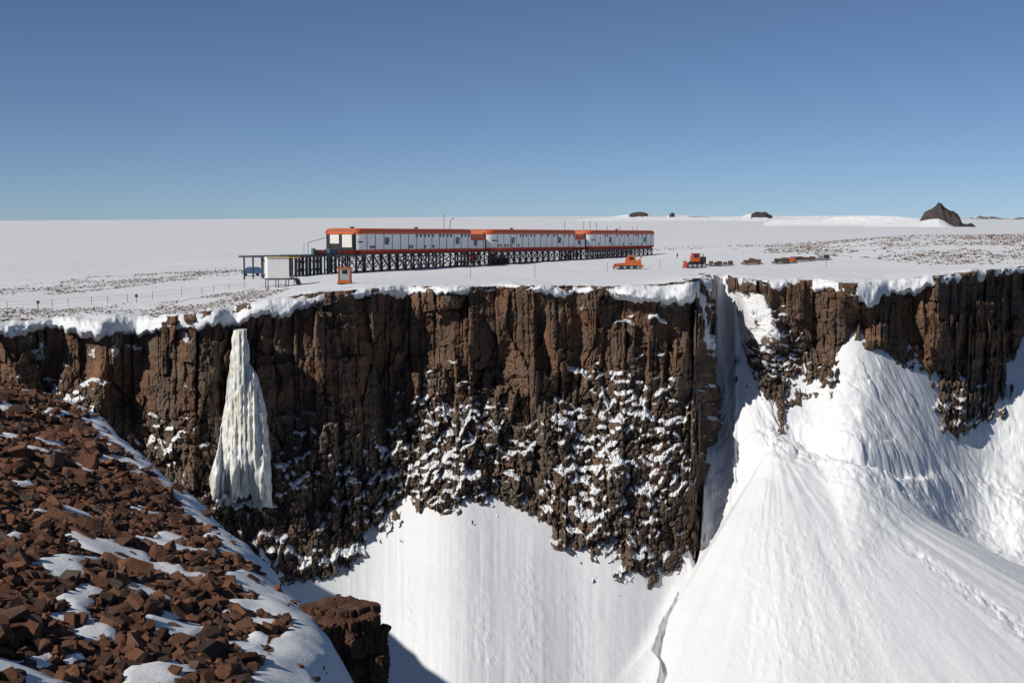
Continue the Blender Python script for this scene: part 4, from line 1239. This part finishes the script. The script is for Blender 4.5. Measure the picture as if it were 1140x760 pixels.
v = place_vehicle('snow_groomer', 700, 299.6, -.15, 'bright orange snow groomer with a low flat front parked short of the building', 'snow groomer')
tracks(v, 6.2, 1.0, .9, 2.6)
MB().prism([(-3.3, .9), (3.2, .9), (3.2, 1.45), (-1.0, 1.7), (-3.4, 1.45)], -1.6, 1.6).build('chassis', M_VORANGE, v)
MB().prism([(-4.2, .15), (-3.75, .1), (-3.5, .7), (-3.55, 1.35), (-3.75, 1.35), (-4.0, .7)], -2.0, 2.0).build('blade', M_VORANGE, v)
MB().bar((-3.7, -.9, .7), (-2.4, -.9, 1.1), .2).bar((-3.7, .9, .7), (-2.4, .9, 1.1), .2).build('blade_arm', M_VORANGE, v)
cabp = MB().prism([(-.9, 1.55), (1.7, 1.45), (1.75, 3.55), (-.2, 3.6), (-.85, 2.5)], -1.25, 1.25).build('cab', M_VORANGE, v)
MB().box((.75, -1.27, 2.8), (1.1, .05, .85)).build('window', M_GLASS, cabp)
MB().bar((-.62, 0, 2.62), (-.26, 0, 3.42), 2.1, .06).build('windscreen', M_GLASS, cabp)
MB().box((2.5, 0, 1.9), (1.2, 2.6, .9), bevel=.1).build('engine_hood', M_VORANGE, v)
MB().bar((2.0, -.7, 1.5), (3.5, -.7, 3.5), .3).bar((2.0, .7, 1.5), (3.5, .7, 3.5), .3).bar((3.5, -.8, 3.5), (3.5, .8, 3.5), .25).build('rear_boom', M_VORANGE, v)
MB().box((3.4, 0, .75), (.7, 3.0, .6), bevel=.08).build('tiller', M_VORANGE, v)

v = place_vehicle('bulldozer', 774.5, 298.6, .12, 'orange cabbed bulldozer on black tracks with its red blade facing left', 'bulldozer')
tracks(v, 5.0, 1.35, .85, 2.3)
MB().box((.2, 0, 1.35), (3.9, 1.5, .8), bevel=.08).build('chassis', M_TRACK, v)
cabp = MB().prism([(-1.3, 1.7), (.9, 1.7), (.85, 3.75), (-.9, 3.75), (-1.25, 2.9)], -1.05, 1.05).build('cab', M_VORANGE, v)
MB().box((-.15, -1.07, 3.15), (1.2, .05, .75)).build('window', M_GLASS, cabp)
MB().box((-.02, 0, 3.8), (2.2, 2.4, .1)).build('roof', M_VORANGE, cabp)
MB().box((1.75, 0, 2.15), (1.6, 1.6, 1.6), bevel=.12).build('engine_hood', M_TRACK, v)
MB().cyl((2.0, .3, 2.9), (2.0, .3, 3.7), .12).build('exhaust', M_STEEL, v)
MB().prism([(-3.1, .1), (-2.75, .1), (-2.55, .6), (-2.6, 1.6), (-2.85, 1.9), (-3.0, 1.9), (-2.8, 1.2)], -1.75, 1.75).build('blade', M_VRED, v)
MB().bar((-2.7, -1.5, .7), (-.8, -1.5, .7), .22).bar((-2.7, 1.5, .7), (-.8, 1.5, .7), .22).build('blade_arm', M_VRED, v)

v = place_vehicle('tracked_carrier', 554, 293.6, .2, 'dark tracked carrier with an orange cabin under the station corridor', 'tracked carrier')
tracks(v, 6.2, 1.3, .8, 2.2)
MB().box((0, 0, 1.35), (6.0, 1.9, .5)).build('chassis', M_TRACK, v)
cabp = MB().prism([(-2.9, 1.6), (-.6, 1.6), (-.6, 3.3), (-2.3, 3.3), (-2.9, 2.4)], -1.15, 1.15).build('cab', M_VORANGE, v)
MB().box((-1.5, -1.17, 2.7), (1.0, .05, .6)).build('window', M_GLASS, cabp)
MB().box((1.2, 0, 1.75), (3.2, 2.3, .25)).build('load_bed', M_VORANGE, v)
MB().cyl((.2, -.6, 2.3), (2.4, -.6, 2.3), .4).build('drum', M_GREY, v)

v = place_vehicle('tank_sled', 525, 293.0, .1, 'red fuel tank sled beneath the end of the nearest block', 'tank sled')
MB().cyl((-1.7, 0, 2.0), (1.7, 0, 2.0), 1.15, 20).build('tank', M_VRED, v, True)
MB().box((0, 0, 3.2), (.8, .8, .3)).build('hatch', M_STEEL, v)
for y in (-.8, .8): MB().box((0, y, .15), (4.4, .3, .22)).bar((-2.2, y, .15), (-2.8, y, .7), .2).build('runner', M_STEEL, v)
MB().box((-1.0, 0, .6), (.3, 1.8, .8)).box((1.0, 0, .6), (.3, 1.8, .8)).build('cradle', M_STEEL, v)

v = place_vehicle('sled_cabin', 384, 316.3, 0.0, 'small orange framed cabin on runners standing alone before the trestles', 'sled cabin')
MB().box((0, 0, .5), (2.7, 2.4, .55), bevel=.06).build('base', M_VORANGE, v)
for y in (-.9, .9): MB().box((0, y, .12), (3.0, .25, .2)).build('runner', M_STEEL, v)
m = MB()
for x in (-1.15, 1.15):
    for y in (-1.0, 1.0): m.box((x, y, 1.95), (.22, .22, 2.4))
m.build('frame', M_VORANGE, v)
MB().box((0, 0, 3.25), (2.6, 2.3, .3), bevel=.06).build('roof', M_VORANGE, v)
MB().box((.05, -.98, 1.95), (1.9, .08, 2.2)).build('door', M_GREY, v)
MB().box((.1, -1.04, 2.5), (1.1, .05, .8)).build('window', M_GLASS, v)
MB().box((-1.08, 0, 1.95), (.06, 1.7, 2.2)).box((1.08, 0, 1.95), (.06, 1.7, 2.2)).box((0, 1.0, 1.95), (1.9, .06, 2.2)).build('side_panel', M_VORANGE, v)

v = place_vehicle('tank_trailer', 280, 307.3, .25, 'blue grey covered trailer standing beyond the white cabin', 'trailer')
MB().prism([(-2.6, .7), (2.6, .7), (2.6, 1.9), (2.2, 2.35), (-1.2, 2.35), (-1.9, 1.6), (-2.6, 1.4)], -1.1, 1.1).build('body', M_BLUE, v)
MB().box((.4, 0, 2.4), (2.8, 2.0, .14)).build('cover', M_GREY, v)
MB().box((-2.2, -1.12, 1.05), (.9, .06, .5)).build('side_panel', M_GREY, v)
for x in (-1.6, 1.6):
    for y in (-.95, .95): MB().cyl((x, y - .12, .42), (x, y + .12, .42), .42, 14).build('wheel', M_TRACK, v)

M_LOAD = mat_plain('rusty_load', (0.15, 0.065, 0.04), .8, var=.5)
M_LOAD2 = mat_plain('brown_load', (0.09, 0.065, 0.05), .8, var=.5)
def cargo_sled(px, py, L, label, loads, yaw=.05):
    v = place_vehicle('cargo_sled', px, py, yaw, label, 'cargo sled'); v['group'] = 'loaded sleds standing along the rim'
    MB().box((0, 0, .5), (L, 1.9, .16)).build('deck', M_WOOD, v)
    for y in (-.7, .7): MB().box((0, y, .18), (L + .2, .2, .2)).bar((-L / 2, y, .18), (-L / 2 - .5, y, .6), .16).box((-L * .3, y, .35), (.2, .15, .3)).box((L * .3, y, .35), (.2, .15, .3)).build('runner', M_STEEL, v)
    r = random.Random(int(px))
    for (x, w_, h_, mat) in loads:
        m = MB()
        if r.random() < .4: m.cyl((x - w_ / 2, 0, .58 + h_ / 2), (x + w_ / 2, 0, .58 + h_ / 2), h_ / 2, 12)
        else: m.box((x, 0, .58 + h_ / 2), (w_, 1.5, h_), (0, r.uniform(-.05, .05), r.uniform(-.2, .2)), bevel=.08)
        m.build('load', mat, v)
cargo_sled(795, 296.3, 3.2, 'short rust-red loaded sled just right of the bulldozer', [(-.8, 1.1, .8, M_LOAD), (.6, 1.0, .5, M_LOAD2)])
cargo_sled(807, 296.0, 4.6, 'low brown loaded sled second from the bulldozer', [(-1.5, 1.4, .7, M_LOAD2), (.1, 1.1, .5, M_LOAD), (1.5, 1.2, .8, M_LOAD2)])
cargo_sled(838, 294.8, 5.2, 'sled heaped with brown crates, peaked in the middle, standing alone', [(-1.8, 1.2, .7, M_LOAD), (-.3, 1.5, 1.2, M_LOAD2), (1.4, 1.5, .9, M_LOAD)])
cargo_sled(870, 293.8, 4.2, 'dark loaded sled left of the bright orange load', [(-1.1, 1.6, .9, M_LOAD2), (.8, 1.6, 1.1, M_LOAD2)])
cargo_sled(880, 293.4, 3.4, 'sled carrying a bright orange box', [(0.2, 1.6, 1.0, M_VORANGE), (-1.1, .8, .6, M_LOAD2)])
cargo_sled(894, 291.4, 7.2, 'long sled with a row of dark brown loads right of the orange box', [(-2.6, 1.6, .8, M_LOAD2), (-.8, 1.5, .9, M_LOAD2), (1.0, 1.4, .7, M_LOAD), (2.6, 1.4, .9, M_LOAD2)])
cargo_sled(917, 289.8, 4.0, 'grey loaded sled at the far right of the row', [(-1.0, 1.2, .8, M_GREY), (.8, 1.3, 1.0, M_STEEL)])

# ---- person walking on the snow beyond the groomer
def skin_fig(name, verts, edges, radii, mat, parent=None):
    me = bpy.data.meshes.new(name); me.from_pydata(verts, edges, [])
    o = link_mesh(name, me, mat, parent)
    o.modifiers.new('skin', 'SKIN'); 
    for sv, r in zip(me.skin_vertices[0].data, radii): sv.radius = r if isinstance(r, tuple) else (r, r)
    me.skin_vertices[0].data[0].use_root = True
    ss = o.modifiers.new('subdivision', 'SUBSURF'); ss.levels = 1; ss.render_levels = 2
    return o
def build_person():
    p = on_ground(754, 287.6, 900)
    V = [(0, 0, .95), (0, 0, 1.2), (0, .02, 1.42), (0, .01, 1.52), (0, 0, 1.62), (0, 0, 1.74),
         (.10, 0, .90), (.12, -.05, .50), (.12, .03, .08), (.12, -.12, .04), (-.10, 0, .90), (-.12, .08, .50), (-.13, .2, .09), (-.13, .06, .04),
         (.2, .01, 1.40), (.25, .04, 1.13), (.24, -.06, .88), (.235, -.09, .80), (-.2, .01, 1.40), (-.26, -.02, 1.13), (-.25, -.12, .90), (-.245, -.15, .82)]
    E = [(0, 1), (1, 2), (2, 3), (3, 4), (4, 5), (0, 6), (6, 7), (7, 8), (8, 9), (0, 10), (10, 11), (11, 12), (12, 13), (2, 14), (14, 15), (15, 16), (16, 17), (2, 18), (18, 19), (19, 20), (20, 21)]
    Rr = [(.17, .12), (.16, .12), (.18, .12), .06, .10, .09, .10, .075, .055, .05, .10, .075, .055, .05, .075, .058, .045, .04, .075, .058, .045, .04]
    o = skin_fig('person', V, E, Rr, mat_plain('dark_clothes', (0.03, 0.032, 0.042), .8))
    o.location = p; o.rotation_euler = (0, 0, .6)
    tag(o, 'person in a dark jacket and rust trousers standing on the open snow', 'person')
    V2 = [(0, 0, .93), (.10, 0, .89), (.12, -.05, .50), (.12, .02, .14), (-.10, 0, .89), (-.12, .08, .50), (-.13, .18, .15)]
    skin_fig('trousers', V2, [(0, 1), (1, 2), (2, 3), (0, 4), (4, 5), (5, 6)], [(.185, .135), .115, .092, .075, .115, .092, .075], mat_plain('rust_cloth', (0.22, 0.07, 0.04), .8), o)
    MB().sphere((0, -.035, 1.66), .085, (.8, .7, 1.1)).build('face', mat_plain('skin', (0.45, 0.27, 0.2), .6), o, True)
build_person()

# ---- fence lines and marker poles
def fence(name, label, pts, hgt, wires=(0.9, .5)):
    P = [on_ground(px, py, 900) for px, py in pts]
    root = empty(name, P[0]); tag(root, label, 'fence')
    for p in P:
        MB().cyl(p - P[0] + Vector((0, 0, -.3)), p - P[0] + Vector((0, 0, hgt)), .05, 6).build('post', M_WOOD, root)
    for f in wires:
        m = MB()
        for a, b in zip(P[:-1], P[1:]): m.bar(a - P[0] + Vector((0, 0, hgt * f)), b - P[0] + Vector((0, 0, hgt * f)), .022)
        m.build('wire', M_STEEL, root)
fence('wire_fence', 'thin wire fence on slender posts crossing the snow toward the white cabin',
      [(-30, 347), (8, 344.5), (42, 343.2), (58, 342.0), (76, 341), (102, 339.2), (120, 338), (142, 336), (152, 335.3), (170, 333.5), (202, 330), (225, 327.5), (238, 326), (255, 323.6), (272, 320.8)], 1.55)
fence('wire_fence', 'faint far row of fence posts leading to the blue trailer', [(150, 312), (170, 310), (190, 308), (210, 306.3), (222, 305.2), (231, 304.5), (240, 304), (251, 303.5), (262, 303)], 1.5, (.9,))
def pole(px, py, hgt, label, flag=None):
    p = on_ground(px, py, 900); root = empty('marker_pole', p); tag(root, label, 'marker pole', 'marker poles on the plateau snow')
    MB().cyl((0, 0, -.4), (0, 0, hgt), .05, 6).build('shaft', M_STEEL, root)
    if flag: MB().box((.0, 0, hgt - .25), (.55, .12, .5)).build('marker', flag, root)
pole(524, 309.5, 3.2, 'marker pole standing below the red tank sled'); pole(595.5, 310, 3.2, 'marker pole below the middle of the station')
pole(676, 303, 2.4, 'marker pole just left of the orange groomer'); pole(735, 299, 2.4, 'marker pole between the groomer and the bulldozer')
pole(42.5, 344.5, 1.6, 'short marker with a dark head at the left end of the fence', M_DARK); pole(152, 337, 1.6, 'short marker with a dark head midway along the fence', M_DARK)
pole(920, 296, 1.6, 'thin pole below the grey loaded sled'); pole(814, 275.5, 2.0, 'thin pole beyond the bulldozer on the far snow')

# ------------------------------------------------------------------ camera, sun, sky
cam = bpy.data.cameras.new('camera'); co = bpy.data.objects.new('camera', cam); COL.objects.link(co)
cam.sensor_width = 36.0; cam.lens = 36.0 * F / 1140.0
co.location = (0, 0, 0); co.rotation_euler = (math.pi / 2 - PITCH, 0, 0)
cam.clip_start = 0.5; cam.clip_end = 200000
scene.camera = co

SUN_EL = R_(35.0); SUN_AZ = math.atan2(-0.79, -0.61)     # azimuth of the sun, clockwise from +Y
sd = Vector((math.sin(SUN_AZ) * math.cos(SUN_EL), math.cos(SUN_AZ) * math.cos(SUN_EL), math.sin(SUN_EL)))
sl = bpy.data.lights.new('sun', 'SUN'); so = bpy.data.objects.new('sun', sl); COL.objects.link(so)
sl.energy = 3.5; sl.angle = R_(0.5); sl.color = (1.0, 0.95, 0.87)
so.rotation_euler = sd.to_track_quat('Z', 'Y').to_euler(); so.location = (-60, -80, 60)

w = bpy.data.worlds.new('World'); scene.world = w; w.use_nodes = True
nt = w.node_tree
bg = nt.nodes['Background']
sky = nt.nodes.new('ShaderNodeTexSky'); sky.sky_type = 'NISHITA'; sky.sun_disc = False
sky.sun_elevation = SUN_EL; sky.sun_rotation = SUN_AZ
sky.altitude = 1000; sky.air_density = 0.5; sky.dust_density = 0.3; sky.ozone_density = 3.6
nt.links.new(sky.outputs['Color'], bg.inputs['Color'])
bg.inputs['Strength'].default_value = 0.066

scene.view_settings.view_transform = 'Standard'
scene.view_settings.look = 'None'
scene.view_settings.gamma = 1.0
scene.view_settings.use_curve_mapping = False
scene.view_settings.exposure = 0.16
